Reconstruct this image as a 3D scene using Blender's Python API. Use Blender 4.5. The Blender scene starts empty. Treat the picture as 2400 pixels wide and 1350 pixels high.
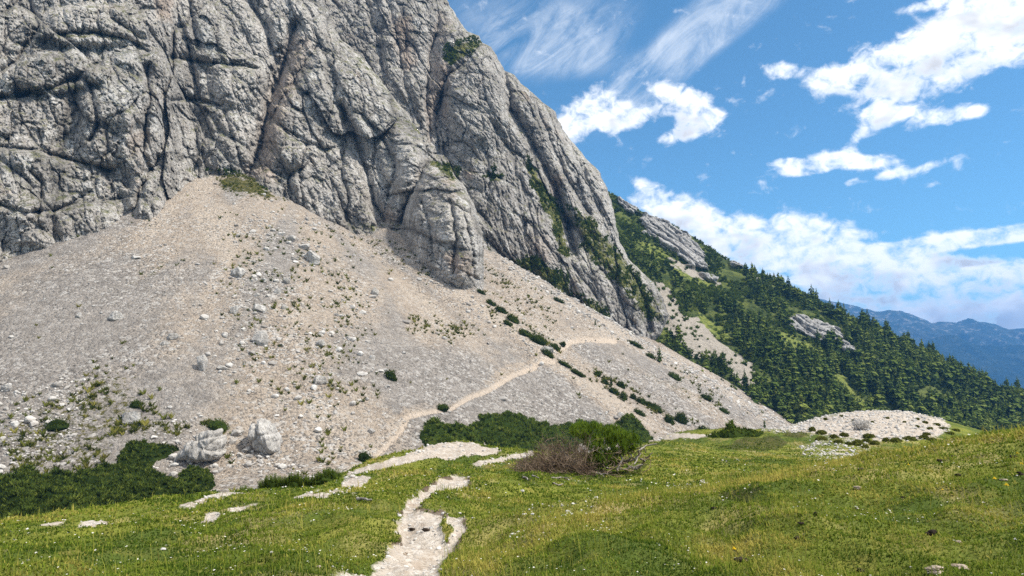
import bpy, math, random, time
import numpy as np
T0 = time.perf_counter()
random.seed(7)
RNG = np.random.default_rng(11)
scene = bpy.context.scene
COL = scene.collection
R = math.radians

# ------------------------------------------------------------------ camera
F = 1600.0                       # focal length in pixels of the 2400 px wide photograph
PITCH = math.atan(185 / F)       # looking slightly up
CP, SP = math.cos(PITCH), math.sin(PITCH)
cam_data = bpy.data.cameras.new('camera')
cam_data.sensor_width = 36.0
cam_data.lens = 36.0 * F / 2400.0
cam_data.clip_start = 0.05
cam_data.clip_end = 30000.0
cam = bpy.data.objects.new('camera', cam_data)
cam.rotation_euler = (math.pi / 2 + PITCH, 0, 0)
COL.objects.link(cam)
scene.camera = cam


def ray(px, py):
    """slopes x/y and z/y of the sight line through a photograph pixel"""
    px = np.asarray(px, float); py = np.asarray(py, float)
    cx = (px - 1200) / F; up = (675 - py) / F
    y = CP - up * SP
    return cx / y, (SP + up * CP) / y


def at(px, py, d):
    a, b = ray(px, py)
    return np.stack([a * d, np.ones_like(a) * d, b * d], -1)


def pix(P):
    x, y, z = P[..., 0], P[..., 1], P[..., 2]
    f = np.maximum(y * CP + z * SP, 0.05)
    u = -y * SP + z * CP
    return 1200 + F * x / f, 675 - F * u / f


# ------------------------------------------------------------------ noise
_pr = np.random.default_rng(5)
_perm = np.concatenate([_pr.permutation(256)] * 3).astype(np.int64)
_g = _pr.normal(size=(256, 3)); _g /= np.linalg.norm(_g, axis=1)[:, None]


def noise(x, y, z=0.0):
    x, y, z = np.broadcast_arrays(np.asarray(x, float), np.asarray(y, float), np.asarray(z, float))
    xi = np.floor(x).astype(np.int64); yi = np.floor(y).astype(np.int64); zi = np.floor(z).astype(np.int64)
    xf, yf, zf = x - xi, y - yi, z - zi
    u = xf * xf * xf * (xf * (xf * 6 - 15) + 10); v = yf * yf * yf * (yf * (yf * 6 - 15) + 10)
    w = zf * zf * zf * (zf * (zf * 6 - 15) + 10)
    xi &= 255; yi &= 255; zi &= 255
    out = 0
    for dx in (0, 1):
        a = _perm[xi + dx]; wx = u if dx else 1 - u
        for dy in (0, 1):
            b = _perm[(a + yi + dy)]; wy = v if dy else 1 - v
            for dz in (0, 1):
                c = _perm[(b + zi + dz)]
                g = _g[c]
                out = out + wx * wy * (w if dz else 1 - w) * (g[..., 0] * (xf - dx) + g[..., 1] * (yf - dy) + g[..., 2] * (zf - dz))
    return out * 1.6


def fbm(x, y, z=0.0, o=4, gain=.5):
    s = 0; a = 1.0; f = 1.0
    for i in range(o):
        s = s + a * noise(np.asarray(x) * f + i * 17.3, np.asarray(y) * f - i * 9.1, np.asarray(z) * f + i * 3.7)
        a *= gain; f *= 2.03
    return s


def ridged(x, y, z=0.0, o=4):
    s = 0; a = 1.0; f = 1.0
    for i in range(o):
        s = s + a * (1 - 2 * np.abs(noise(np.asarray(x) * f + i * 7.7, np.asarray(y) * f + i * 5.1, np.asarray(z) * f)))
        a *= .5; f *= 2.1
    return s


def _hash(a, b, k):
    h = (a * 73856093) ^ (b * 19349663) ^ (k * 83492791)
    h = (h ^ (h >> 13)) * 1274126177
    h = h ^ (h >> 16)
    return (h & 0xFFFF) / 65536.0


def worley(x, y, k=0):
    """F1, F2, cell hash, offset from cell point"""
    xi = np.floor(x).astype(np.int64); yi = np.floor(y).astype(np.int64)
    f1 = np.full(x.shape, 9.0); f2 = np.full(x.shape, 9.0)
    idh = np.zeros(x.shape); ox = np.zeros(x.shape); oy = np.zeros(x.shape)
    for dx in (-1, 0, 1):
        for dy in (-1, 0, 1):
            cx = xi + dx; cy = yi + dy
            qx = x - (cx + _hash(cx, cy, k + 1)); qy = y - (cy + _hash(cx, cy, k + 2))
            d = np.sqrt(qx * qx + qy * qy)
            m = d < f1
            f2 = np.where(m, f1, np.minimum(f2, d))
            f1 = np.where(m, d, f1)
            idh = np.where(m, _hash(cx, cy, k + 3), idh)
            ox = np.where(m, qx, ox); oy = np.where(m, qy, oy)
    return f1, f2, idh, ox, oy


def sstep(a, b, x):
    t = np.clip((x - a) / (b - a), 0, 1)
    return t * t * (3 - 2 * t)


def seg_dist(X, Y, line, reach=1e9):
    """distance of points to a polyline, and the fraction of it passed"""
    line = np.asarray(line, float)
    best = np.full(X.shape, 1e9); par = np.zeros(X.shape)
    n = len(line) - 1
    for i in range(n):
        a, b = line[i], line[i + 1]
        d = b - a; L = max((d * d).sum(), 1e-9)
        t = np.clip(((X - a[0]) * d[0] + (Y - a[1]) * d[1]) / L, 0, 1)
        q = np.hypot(X - a[0] - t * d[0], Y - a[1] - t * d[1])
        m = q < best
        best = np.where(m, q, best); par = np.where(m, (i + t) / n, par)
    return best, par


def inside(X, Y, poly):
    poly = np.asarray(poly, float)
    r = np.zeros(X.shape, bool)
    j = len(poly) - 1
    for i in range(len(poly)):
        xi, yi = poly[i]; xj, yj = poly[j]
        with np.errstate(divide='ignore', invalid='ignore'):
            c = ((yi > Y) != (yj > Y)) & (X < (xj - xi) * (Y - yi) / (yj - yi + 1e-12) + xi)
        r ^= c
        j = i
    return r


def pmask(X, Y, poly, soft=6.0, rough=None):
    """soft mask of a traced outline; rough shifts its border"""
    poly = list(poly)
    lo = np.min(poly, 0) - 6 * soft - 40; hi = np.max(poly, 0) + 6 * soft + 40
    sel = (X > lo[0]) & (X < hi[0]) & (Y > lo[1]) & (Y < hi[1])
    out = np.zeros(X.shape)
    if not sel.any():
        return out
    x, y = X[sel], Y[sel]
    d, _ = seg_dist(x, y, poly + [poly[0]])
    d = np.where(inside(x, y, poly), d, -d)
    if rough is not None:
        d = d + rough[sel]
    out[sel] = sstep(-soft, soft, d)
    return out


# ------------------------------------------------------------------ meshes
def mesh(name, V, Fc, mat=None, smooth=True, attrs=None):
    V = np.asarray(V, np.float32).reshape(-1, 3)
    Fc = np.asarray(Fc, np.int32)
    me = bpy.data.meshes.new(name)
    me.vertices.add(len(V)); me.vertices.foreach_set('co', V.ravel())
    k = Fc.shape[1]
    me.loops.add(Fc.size); me.loops.foreach_set('vertex_index', Fc.ravel())
    me.polygons.add(len(Fc)); me.polygons.foreach_set('loop_start', np.arange(0, Fc.size, k, dtype=np.int32))
    me.polygons.foreach_set('use_smooth', np.full(len(Fc), smooth, bool))
    for n, a in (attrs or {}).items():
        at_ = me.attributes.new(n, 'FLOAT', 'POINT')
        at_.data.foreach_set('value', np.asarray(a, np.float32).ravel())
    me.update(calc_edges=True)
    if mat is not None:
        me.materials.append(mat)
    return me


def link(name, data, parent=None):
    o = bpy.data.objects.new(name, data)
    COL.objects.link(o)
    if parent is not None:
        o.parent = parent
    return o


def tag(o, label=None, cat=None, group=None, kind=None):
    if label: o['label'] = label
    if cat: o['category'] = cat
    if group: o['group'] = group
    if kind: o['kind'] = kind
    return o


def grid_faces(n, m):
    i = np.arange(n - 1)[:, None] * m + np.arange(m - 1)[None, :]
    return np.stack([i, i + 1, i + m + 1, i + m], -1).reshape(-1, 4)


def compact(V, Fc, attrs):
    u, inv = np.unique(Fc, return_inverse=True)
    return V[u], inv.reshape(Fc.shape), {k: a[u] for k, a in attrs.items()}


def scatter(pv, pf, pos, yaw, scale, tilt=None):
    """one mesh out of many copies of a small prototype; scale may be (k,) or (k,3)"""
    k = len(pos); n = len(pv)
    sc = np.asarray(scale, float)
    if sc.ndim == 1: sc = np.repeat(sc[:, None], 3, 1)
    P = pv[None] * sc[:, None, :]
    if tilt is not None:
        c, s = np.cos(tilt)[:, None], np.sin(tilt)[:, None]
        P = np.stack([P[..., 0], P[..., 1] * c - P[..., 2] * s, P[..., 1] * s + P[..., 2] * c], -1)
    c, s = np.cos(yaw)[:, None], np.sin(yaw)[:, None]
    P = np.stack([P[..., 0] * c - P[..., 1] * s, P[..., 0] * s + P[..., 1] * c, P[..., 2]], -1) + pos[:, None, :]
    Fc = (pf[None] + (np.arange(k) * n)[:, None, None]).reshape(-1, pf.shape[1])
    return P.reshape(-1, 3), Fc


def join(parts):
    """[(V, F, tint array or value)] of equal face size -> V, F, tint"""
    Vs, Fs, Ts, o = [], [], [], 0
    for V, Fc, t in parts:
        Vs.append(V); Fs.append(Fc + o); o += len(V)
        Ts.append(np.broadcast_to(np.asarray(t, float), (len(V),)))
    return np.concatenate(Vs), np.concatenate(Fs), np.concatenate(Ts)


def tube(pts, rad, sides=5):
    pts = np.asarray(pts, float); n = len(pts)
    rad = np.broadcast_to(np.asarray(rad, float), (n,))
    d = np.gradient(pts, axis=0); d /= np.linalg.norm(d, axis=1)[:, None] + 1e-9
    ref = np.where(np.abs(d[:, 2:3]) > .9, [[1., 0, 0]], [[0., 0, 1.]])
    a = np.cross(d, ref); a /= np.linalg.norm(a, axis=1)[:, None] + 1e-9
    b = np.cross(d, a)
    t = np.arange(sides) * 2 * math.pi / sides
    V = pts[:, None] + rad[:, None, None] * (a[:, None] * np.cos(t)[None, :, None] + b[:, None] * np.sin(t)[None, :, None])
    i = np.arange(n - 1)[:, None] * sides + np.arange(sides)[None]
    j = np.arange(n - 1)[:, None] * sides + (np.arange(sides) + 1)[None] % sides
    Fc = np.stack([i, j, j + sides, i + sides], -1).reshape(-1, 4)
    return V.reshape(-1, 3), Fc


def icosphere(sub):
    t = (1 + 5 ** .5) / 2
    v = [(-1, t, 0), (1, t, 0), (-1, -t, 0), (1, -t, 0), (0, -1, t), (0, 1, t), (0, -1, -t), (0, 1, -t), (t, 0, -1), (t, 0, 1), (-t, 0, -1), (-t, 0, 1)]
    f = [(0, 11, 5), (0, 5, 1), (0, 1, 7), (0, 7, 10), (0, 10, 11), (1, 5, 9), (5, 11, 4), (11, 10, 2), (10, 7, 6), (7, 1, 8),
         (3, 9, 4), (3, 4, 2), (3, 2, 6), (3, 6, 8), (3, 8, 9), (4, 9, 5), (2, 4, 11), (6, 2, 10), (8, 6, 7), (9, 8, 1)]
    v = [np.array(p) / np.linalg.norm(p) for p in v]
    for _ in range(sub):
        mid = {}; nf = []
        def m(a, b):
            k = (min(a, b), max(a, b))
            if k not in mid:
                p = v[a] + v[b]; v.append(p / np.linalg.norm(p)); mid[k] = len(v) - 1
            return mid[k]
        for a, b, c in f:
            ab, bc, ca = m(a, b), m(b, c), m(c, a)
            nf += [(a, ab, ca), (b, bc, ab), (c, ca, bc), (ab, bc, ca)]
        f = nf
    return np.array(v), np.array(f)


# ------------------------------------------------------------------ materials
class NT:
    def __init__(s, tree):
        s.t = tree; s.t.nodes.clear()
    def n(s, typ, **kw):
        nd = s.t.nodes.new(typ)
        for k, v in kw.items():
            if k.startswith('i_'):
                key = k[2:]
                key = int(key) if key.isdigit() else key.replace('_', ' ')
                sock = nd.inputs[key]
                if hasattr(v, 'is_linked') or hasattr(v, 'links'):
                    s.t.links.new(v, sock)
                else:
                    sock.default_value = v
            else:
                setattr(nd, k, v)
        return nd
    def math(s, op, a, b=0.0, c=0.0, clamp=False):
        return s.n('ShaderNodeMath', operation=op, use_clamp=clamp, i_0=a, i_1=b, i_2=c).outputs[0]
    def mix(s, f, a, b):
        nd = s.n('ShaderNodeMix', data_type='RGBA')
        for key, v in ((0, f), (6, a), (7, b)):
            if hasattr(v, 'links'): s.t.links.new(v, nd.inputs[key])
            else: nd.inputs[key].default_value = v if key == 0 else (*v[:3], 1)
        return nd.outputs[2]
    def ramp(s, f, a, b, lo=0.0, hi=1.0):
        return s.n('ShaderNodeMapRange', interpolation_type='SMOOTHSTEP', i_0=f, i_1=a, i_2=b, i_3=lo, i_4=hi).outputs[0]
    def noise(s, vec, scale, detail=4, rough=.55, dist=0.0):
        return s.n('ShaderNodeTexNoise', i_Vector=vec, i_Scale=scale, i_Detail=detail, i_Roughness=rough, i_Distortion=dist).outputs[0]
    def vor(s, vec, scale, feature='F1', rand=1.0):
        return s.n('ShaderNodeTexVoronoi', feature=feature, i_Vector=vec, i_Scale=scale, i_Randomness=rand)
    def attr(s, name):
        return s.n('ShaderNodeAttribute', attribute_name=name).outputs['Fac']
    def pos(s):
        return s.n('ShaderNodeNewGeometry').outputs['Position']
    def scale(s, vec, x, y, z, rot=(0, 0, 0)):
        return s.n('ShaderNodeMapping', i_Vector=vec, i_Scale=(x, y, z), i_Rotation=rot).outputs[0]
    def out(s, shader):
        o = s.n('ShaderNodeOutputMaterial'); s.t.links.new(shader, o.inputs[0])
    def principled(s, col, rough=.9, normal=None, spec=.25):
        nd = s.n('ShaderNodeBsdfPrincipled', i_Roughness=rough)
        nd.inputs['Specular IOR Level'].default_value = spec
        if hasattr(col, 'links'): s.t.links.new(col, nd.inputs['Base Color'])
        else: nd.inputs['Base Color'].default_value = (*col, 1)
        if normal is not None: s.t.links.new(normal, nd.inputs['Normal'])
        return nd.outputs[0]
    def bump(s, h, dist, strength=1.0, normal=None):
        nd = s.n('ShaderNodeBump', i_Height=h, i_Distance=dist, i_Strength=strength)
        if normal is not None: s.t.links.new(normal, nd.inputs['Normal'])
        return nd.outputs[0]


def material(name):
    m = bpy.data.materials.new(name); m.use_nodes = True
    return m, NT(m.node_tree)


def leafy(name, cols, transl=.35, nscale=1.5, var=.0):
    """foliage: colour from the per-leaf attribute 'tint' over three tones, some light passes through"""
    m, t = material(name)
    a = t.attr('tint')
    nz = t.noise(t.pos(), nscale, 2)
    f = t.math('ADD', a, t.math('MULTIPLY', t.math('SUBTRACT', nz, .5), .7))
    if var:          # every plant a little lighter or darker than its neighbour
        f = t.math('ADD', f, t.math('MULTIPLY', t.math('SUBTRACT', t.n('ShaderNodeObjectInfo').outputs['Random'], .5), var))
    f = t.math('ADD', f, 0.0, clamp=True)
    c = t.mix(t.ramp(f, 0, .5), cols[0], cols[1])
    c = t.mix(t.ramp(f, .5, 1), c, cols[2])
    d = t.principled(c, .85, None, .04)
    tr = t.n('ShaderNodeBsdfTranslucent', i_Color=c).outputs[0]
    mx = t.n('ShaderNodeMixShader', i_0=transl, i_1=d, i_2=tr).outputs[0]
    t.out(mx)
    return m

# ------------------------------------------------------------------ ground materials
def rock_material(name='limestone', lum=1.12, warm=0.0):
    m, t = material(name)
    p = t.pos()
    n1 = t.noise(t.scale(p, 1, 1, .55), .045, 5, .6)
    n2 = t.noise(t.scale(p, 1, 1, .5), .22, 6, .65, .6)
    n3 = t.noise(p, 1.1, 5, .7)
    a = tuple(lum * v for v in (.335, .312, .285)); b = tuple(lum * v for v in (.54, .508, .47)); w = tuple(lum * v for v in (.66, .64, .61))
    c = t.mix(t.ramp(n1, .36, .62), a, b)
    c = t.mix(t.math('MULTIPLY', t.ramp(n2, .48, .66), .95), c, w)
    c = t.mix(t.math('MULTIPLY', t.ramp(n3, .5, .3), .7), c, (.11 * lum, .105 * lum, .10 * lum))
    # rain streaks and lichen down the wall
    st = t.noise(t.scale(p, 1, 1, .12), .5, 4, .6)
    c = t.mix(t.math('MULTIPLY', t.ramp(st, .55, .72), .45), c, (.15 * lum, .147 * lum, .145 * lum))
    wn = t.noise(t.scale(p, 1, 1, .4), .06, 4, .6)
    c = t.mix(t.math('MULTIPLY', t.ramp(wn, .6, .75), .5), c, (.47, .35, .26))
    c = t.mix(t.math('MULTIPLY', t.attr('tan'), .75), c, (.50, .37, .28))
    c = t.mix(t.math('MULTIPLY', t.attr('pale'), .8), c, (.70, .69, .67))
    # dirt and plants sitting in the joints
    jd = t.attr('joint')
    c = t.mix(t.math('MULTIPLY', jd, .5), c, (.045, .044, .036))
    # thin open fractures, black with soil and lichen
    wp = t.n('ShaderNodeVectorMath', operation='MULTIPLY_ADD', i_0=t.n('ShaderNodeTexNoise', i_Vector=p, i_Scale=.12, i_Detail=3).outputs[1], i_1=(9, 9, 9), i_2=p).outputs[0]
    for sc_, th_, zz_, k_ in ((.085, .035, .5, .75), (.24, .05, .7, .7), (.6, .07, .8, .55)):
        ed = t.vor(t.scale(wp, 1, 1, zz_), sc_, 'DISTANCE_TO_EDGE').outputs[0]
        gate = t.ramp(t.noise(p, sc_ * .9, 3), .42, .58)
        c = t.mix(t.math('MULTIPLY', t.math('MULTIPLY', t.ramp(ed, th_, .0), gate), k_), c, (.045, .043, .036))
    # green ledges: where the rock lies flat enough, and where plants have taken hold
    nrm = t.n('ShaderNodeNewGeometry').outputs['Normal']
    nz = t.n('ShaderNodeSeparateXYZ', i_0=nrm).outputs[2]
    gn = t.noise(p, .35, 5, .7)
    ledge = t.math('MULTIPLY', t.ramp(nz, .42, .7), t.ramp(gn, .47, .6))
    veg = t.math('MAXIMUM', t.math('MULTIPLY', ledge, .75), t.ramp(t.math('ADD', t.attr('veg'), t.math('MULTIPLY', t.math('SUBTRACT', gn, .5), .9)), .45, .6), clamp=True)
    gc = t.mix(t.ramp(t.noise(p, .5, 3), .4, .6), (.055, .07, .02), (.17, .17, .05))
    c = t.mix(veg, c, gc)
    h = t.math('ADD', t.noise(p, .9, 6, .72), t.math('MULTIPLY', t.vor(t.scale(p, 1, 1, .6), .8, 'DISTANCE_TO_EDGE').outputs[0], .5))
    nb = t.bump(h, 1.5, 1.0)
    t.out(t.principled(c, .92, nb, .15))
    return m


M_ROCK = rock_material()
M_ROCKB = rock_material('limestone_shoulder', .98)


def scree_material():
    m, t = material('limestone_scree')
    p = t.pos()
    big = t.noise(p, .03, 4, .6)
    mid = t.noise(p, .25, 5, .65)
    fin = t.noise(p, 2.6, 5, .75)
    v1 = t.vor(p, 1.15); v2 = t.vor(p, 2.3)
    grey = t.mix(t.ramp(mid, .35, .65), (.275, .25, .226), (.365, .333, .302))
    tan = t.mix(t.ramp(mid, .3, .7), (.39, .322, .256), (.48, .407, .332))
    tf = t.math('ADD', t.attr('tan'), t.math('ADD', t.math('MULTIPLY', t.math('SUBTRACT', mid, .5), .8), t.math('MULTIPLY', t.math('SUBTRACT', big, .5), .6)))
    c = t.mix(t.ramp(tf, .1, .9), grey, tan)
    c = t.mix(t.math('MULTIPLY', t.ramp(tf, .9, 1.35), .8), c, (.52, .445, .365))
    # single stones read lighter and darker
    sc = t.n('ShaderNodeSeparateColor', i_0=v1.outputs[1]).outputs[0]
    sc2 = t.n('ShaderNodeSeparateColor', i_0=v2.outputs[1]).outputs[1]
    coarse = t.attr('coarse')
    st = t.math('MULTIPLY', t.ramp(sc, .6, .95), t.ramp(coarse, .1, .9, .4, 1))
    c = t.mix(t.math('MULTIPLY', st, .85), c, (.60, .575, .54))
    st2 = t.math('MULTIPLY', t.ramp(sc2, .4, .08), t.ramp(coarse, .1, .9, .5, 1))
    c = t.mix(t.math('MULTIPLY', st2, .85), c, (.12, .11, .10))
    c = t.mix(t.math('MULTIPLY', t.ramp(fin, .5, .3), .5), c, (.15, .138, .125))
    c = t.mix(t.math('MULTIPLY', t.attr('path'), .85), c, (.60, .505, .41))
    gn = t.noise(p, .9, 5, .75)
    gm = t.ramp(t.math('ADD', t.attr('grass'), t.math('MULTIPLY', t.math('SUBTRACT', gn, .5), 1.5)), .5, .62)
    gc = t.mix(t.ramp(t.noise(p, .4, 3), .4, .6), (.06, .064, .018), (.13, .118, .038))
    c = t.mix(gm, c, gc)
    h = t.math('ADD', t.math('MULTIPLY', t.math('SUBTRACT', 1.0, v1.outputs[0]), .6), t.math('ADD', t.math('MULTIPLY', t.math('SUBTRACT', 1.0, v2.outputs[0]), .4), t.math('MULTIPLY', fin, .7)))
    nb = t.bump(h, .9, 1.0)
    t.out(t.principled(c, .95, nb, .1))
    return m


M_SCREE = scree_material()


def meadow_material():
    m, t = material('alpine_turf')
    p = t.pos()
    n1 = t.noise(p, .22, 4, .6); n2 = t.noise(p, 1.4, 5, .65); n3 = t.noise(p, 9, 5, .7); n4 = t.noise(p, 40, 3, .7)
    c = t.mix(t.ramp(n1, .4, .6), (.075, .11, .020), (.20, .215, .036))
    c = t.mix(t.math('MULTIPLY', t.ramp(n2, .5, .72), .75), c, (.25, .215, .055))
    c = t.mix(t.math('MULTIPLY', t.ramp(n3, .5, .28), .7), c, (.07, .09, .02))
    c = t.mix(t.math('MULTIPLY', t.ramp(n4, .52, .3), .5), c, (.06, .068, .02))
    c = t.mix(t.math('MULTIPLY', t.attr('dry'), .8), c, t.mix(n3, (.33, .26, .11), (.46, .37, .19)))
    c = t.mix(t.ramp(t.math('ADD', t.attr('dark'), t.math('MULTIPLY', t.math('SUBTRACT', n3, .5), .6)), .4, .6, 0, .75), c, (.05, .05, .018))
    soil = t.ramp(t.math('ADD', t.attr('soil'), t.math('MULTIPLY', t.math('SUBTRACT', n3, .5), .8)), .45, .6)
    c = t.mix(soil, c, (.085, .062, .042))
    # bare limestone grit
    v = t.vor(p, 14); v2 = t.vor(p, 38)
    g = t.mix(t.ramp(n2, .3, .7), (.40, .345, .285), (.50, .45, .39))
    g = t.mix(t.math('MULTIPLY', t.ramp(t.n('ShaderNodeSeparateColor', i_0=v.outputs[1]).outputs[0], .6, .95), .7), g, (.62, .58, .53))
    g = t.mix(t.math('MULTIPLY', t.ramp(t.n('ShaderNodeSeparateColor', i_0=v2.outputs[1]).outputs[0], .3, .05), .55), g, (.24, .205, .17))
    bare = t.math('ADD', t.attr('gravel'), t.math('ADD', t.math('MULTIPLY', t.math('SUBTRACT', n3, .5), 1.1), t.math('MULTIPLY', t.math('SUBTRACT', n2, .5), .7)))
    g = t.mix(t.math('MULTIPLY', t.ramp(t.noise(p, 3.5, 5, .7), .5, .68), .6), g, (.30, .225, .165))
    g = t.mix(t.math('MULTIPLY', t.ramp(n4, .5, .3), .45), g, (.20, .16, .125))
    gm = t.ramp(bare, .34, .68)
    c = t.mix(gm, c, g)
    c = t.mix(t.math('MULTIPLY', soil, .85), c, t.mix(n3, (.06, .042, .028), (.15, .112, .078)))
    h = t.math('ADD', t.math('MULTIPLY', n3, 1.0), t.math('ADD', t.math('MULTIPLY', n4, .4), t.math('MULTIPLY', v.outputs[0], -.3)))
    nb = t.bump(h, .05, .8)
    t.out(t.principled(c, .95, nb, .1))
    return m


M_MEADOW = meadow_material()

# ------------------------------------------------------------------ scree: talus spread from the foot of the walls
FRONT = [(-420, 720, 150), (-200, 665, 182), (0, 600, 200), (100, 580, 207), (200, 550, 215), (330, 510, 228), (390, 482, 236), (415, 425, 258), (480, 400, 268), (560, 402, 273), (700, 470, 281), (820, 540, 284), (870, 540, 287), (905, 512, 300), (950, 555, 282), (1040, 625, 266), (1110, 672, 255), (1132, 680, 256)]
BACK = [(1040, 520, 330), (1135, 582, 322), (1200, 640, 328), (1300, 690, 338), (1450, 762, 350), (1520, 792, 352), (1545, 802, 352)]


def densify(L, n):
    L = np.asarray(L, float); s = np.concatenate([[0], np.cumsum(np.hypot(*np.diff(L[:, :2], axis=0).T))])
    q = np.linspace(0, s[-1], n)
    return np.stack([np.interp(q, s, L[:, i]) for i in range(L.shape[1])], -1)


_fl, _bl = densify(FRONT, 70), densify(BACK, 36)
CONE = np.concatenate([at(_fl[:, 0], _fl[:, 1], _fl[:, 2]), at(_bl[:, 0], _bl[:, 1], _bl[:, 2])])
CONE_K = np.concatenate([np.zeros(70), np.ones(36)])


def scree_base(x, y):
    """height, index of the source, distance to it"""
    best = np.full(x.shape, -1e9); idx = np.zeros(x.shape, int); dist = np.zeros(x.shape)
    for i, (a, b, c) in enumerate(CONE):
        r = np.hypot(x - a, y - b)
        h = c - .62 * r
        m = h > best
        best = np.where(m, h, best); idx = np.where(m, i, idx); dist = np.where(m, r, dist)
    fl = -19.5 - .11 * np.maximum(x + 25, 0) - .04 * np.maximum(90 - y, 0) * 0
    k = 2.5
    h = np.maximum(best, fl) + k * np.exp(-np.abs(best - fl) / k) * .5
    return h, idx, dist


def scree_h(x, y):
    h, idx, dist = scree_base(x, y)
    h = h + .7 * noise(x * .045, y * .045) + .35 * noise(x * .13, y * .13)
    return h


# ------------------------------------------------------------------ meadow: thin-plate sheet through surveyed points
SURVEY = [(2400, 1350, 4.2), (2060, 1350, 4.5), (1700, 1350, 4.8), (1200, 1350, 5.25), (920, 1350, 5.2), (400, 1350, 5.5), (0, 1350, 5.6),
          (2400, 1180, 6.6), (1900, 1220, 6.9), (1500, 1250, 6.6),
          (2400, 1004, 12), (2280, 1030, 12), (2150, 1056, 11.6), (1900, 1106, 11), (1700, 1138, 10), (1480, 1170, 9.0), (1250, 1243, 7.4), (1050, 1325, 5.9),
          (1900, 1092, 30), (1700, 1112, 26), (1480, 1145, 20), (1300, 1190, 14), (1200, 1230, 10.5), (1100, 1290, 7.3),
          (960, 1212, 9.0), (970, 1160, 12), (1050, 1120, 17), (980, 1300, 6.5),
          (0, 1238, 10.5), (-250, 1275, 10), (200, 1205, 12.5), (420, 1166, 15), (560, 1153, 16.5), (700, 1148, 17.5), (640, 1172, 22), (715, 1168, 22), (560, 1180, 22), (800, 1140, 18), (300, 1270, 8.4), (700, 1255, 8.4), (560, 1200, 12),
          (820, 1112, 23), (900, 1078, 28), (1000, 1050, 31), (1080, 1037, 33), (1150, 1050, 33), (1240, 1058, 33), (900, 1140, 17), (1000, 1100, 22), (1150, 1110, 22),
          (1200, 1105, 24), (1370, 1105, 25), (1500, 1085, 28), (1370, 1068, 36), (1520, 1040, 46), (1560, 1021, 60), (1640, 1020, 62), (1700, 1060, 42), (1790, 1012, 62), (1850, 1005, 62),
          (2060, 964, 64), (1960, 972, 63), (2160, 972, 63), (1940, 1010, 54), (2200, 1010, 54), (2000, 1060, 45), (1850, 1045, 50), (2270, 1018, 58), (2380, 1060, 50)]
S3 = at(*np.array(SURVEY, float).T)
WORLD = [(0, 0, -1.62), (-3, 1, -1.75), (3, 1, -1.35), (0, -6, -1.2), (-12, 2, -2.1), (10, 3, -.5), (16, 10, -.3), (25, 20, -1.5), (-20, -8, -1.5), (20, -8, 1),
         (-13, 20, -5.2), (-9, 24, -5.2), (-22, 14, -5), (-20, 32, -10), (-12, 32, -7.3), (-7, 40, -8.5), (-4.5, 24, -4.4), (-40, 20, -11), (-60, 40, -20), (-30, 60, -22), (-10, 60, -18), (6, 55, -11.5), (-2, 46, -8.8), (16, 78, -14), (28, 85, -14),
         (34, 84, -9.5), (45, 85, -12), (55, 68, -10), (60, 50, -8), (60, 30, -5), (10, 95, -22), (40, 115, -24), (80, 90, -20), (-60, 90, -28), (0, 125, -32)]
CTRL = np.concatenate([S3, np.array(WORLD, float)])


def _tps(A, B):
    r2 = (A[:, None, 0] - B[None, :, 0]) ** 2 + (A[:, None, 1] - B[None, :, 1]) ** 2
    return .5 * r2 * np.log(r2 + 1e-9)


_n = len(CTRL)
_K = _tps(CTRL, CTRL) + np.eye(_n) * .02
_P = np.concatenate([np.ones((_n, 1)), CTRL[:, :2]], 1)
_A = np.block([[_K, _P], [_P.T, np.zeros((3, 3))]])
_W = np.linalg.solve(_A, np.concatenate([CTRL[:, 2], np.zeros(3)]))

PATH_C = [(900, 1420), (935, 1340), (975, 1290), (1010, 1245), (1000, 1222), (975, 1196), (958, 1180), (985, 1162), (1030, 1140), (1080, 1118)]


def meadow_base(x, y):
    sh = np.shape(x); x = np.ravel(x); y = np.ravel(y)
    out = np.empty(len(x))
    for i in range(0, len(x), 60000):
        q = np.stack([x[i:i + 60000], y[i:i + 60000]], -1)
        out[i:i + 60000] = _tps(q, CTRL) @ _W[:_n] + _W[_n] + q @ _W[_n + 1:]
    return out.reshape(sh)


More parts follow.
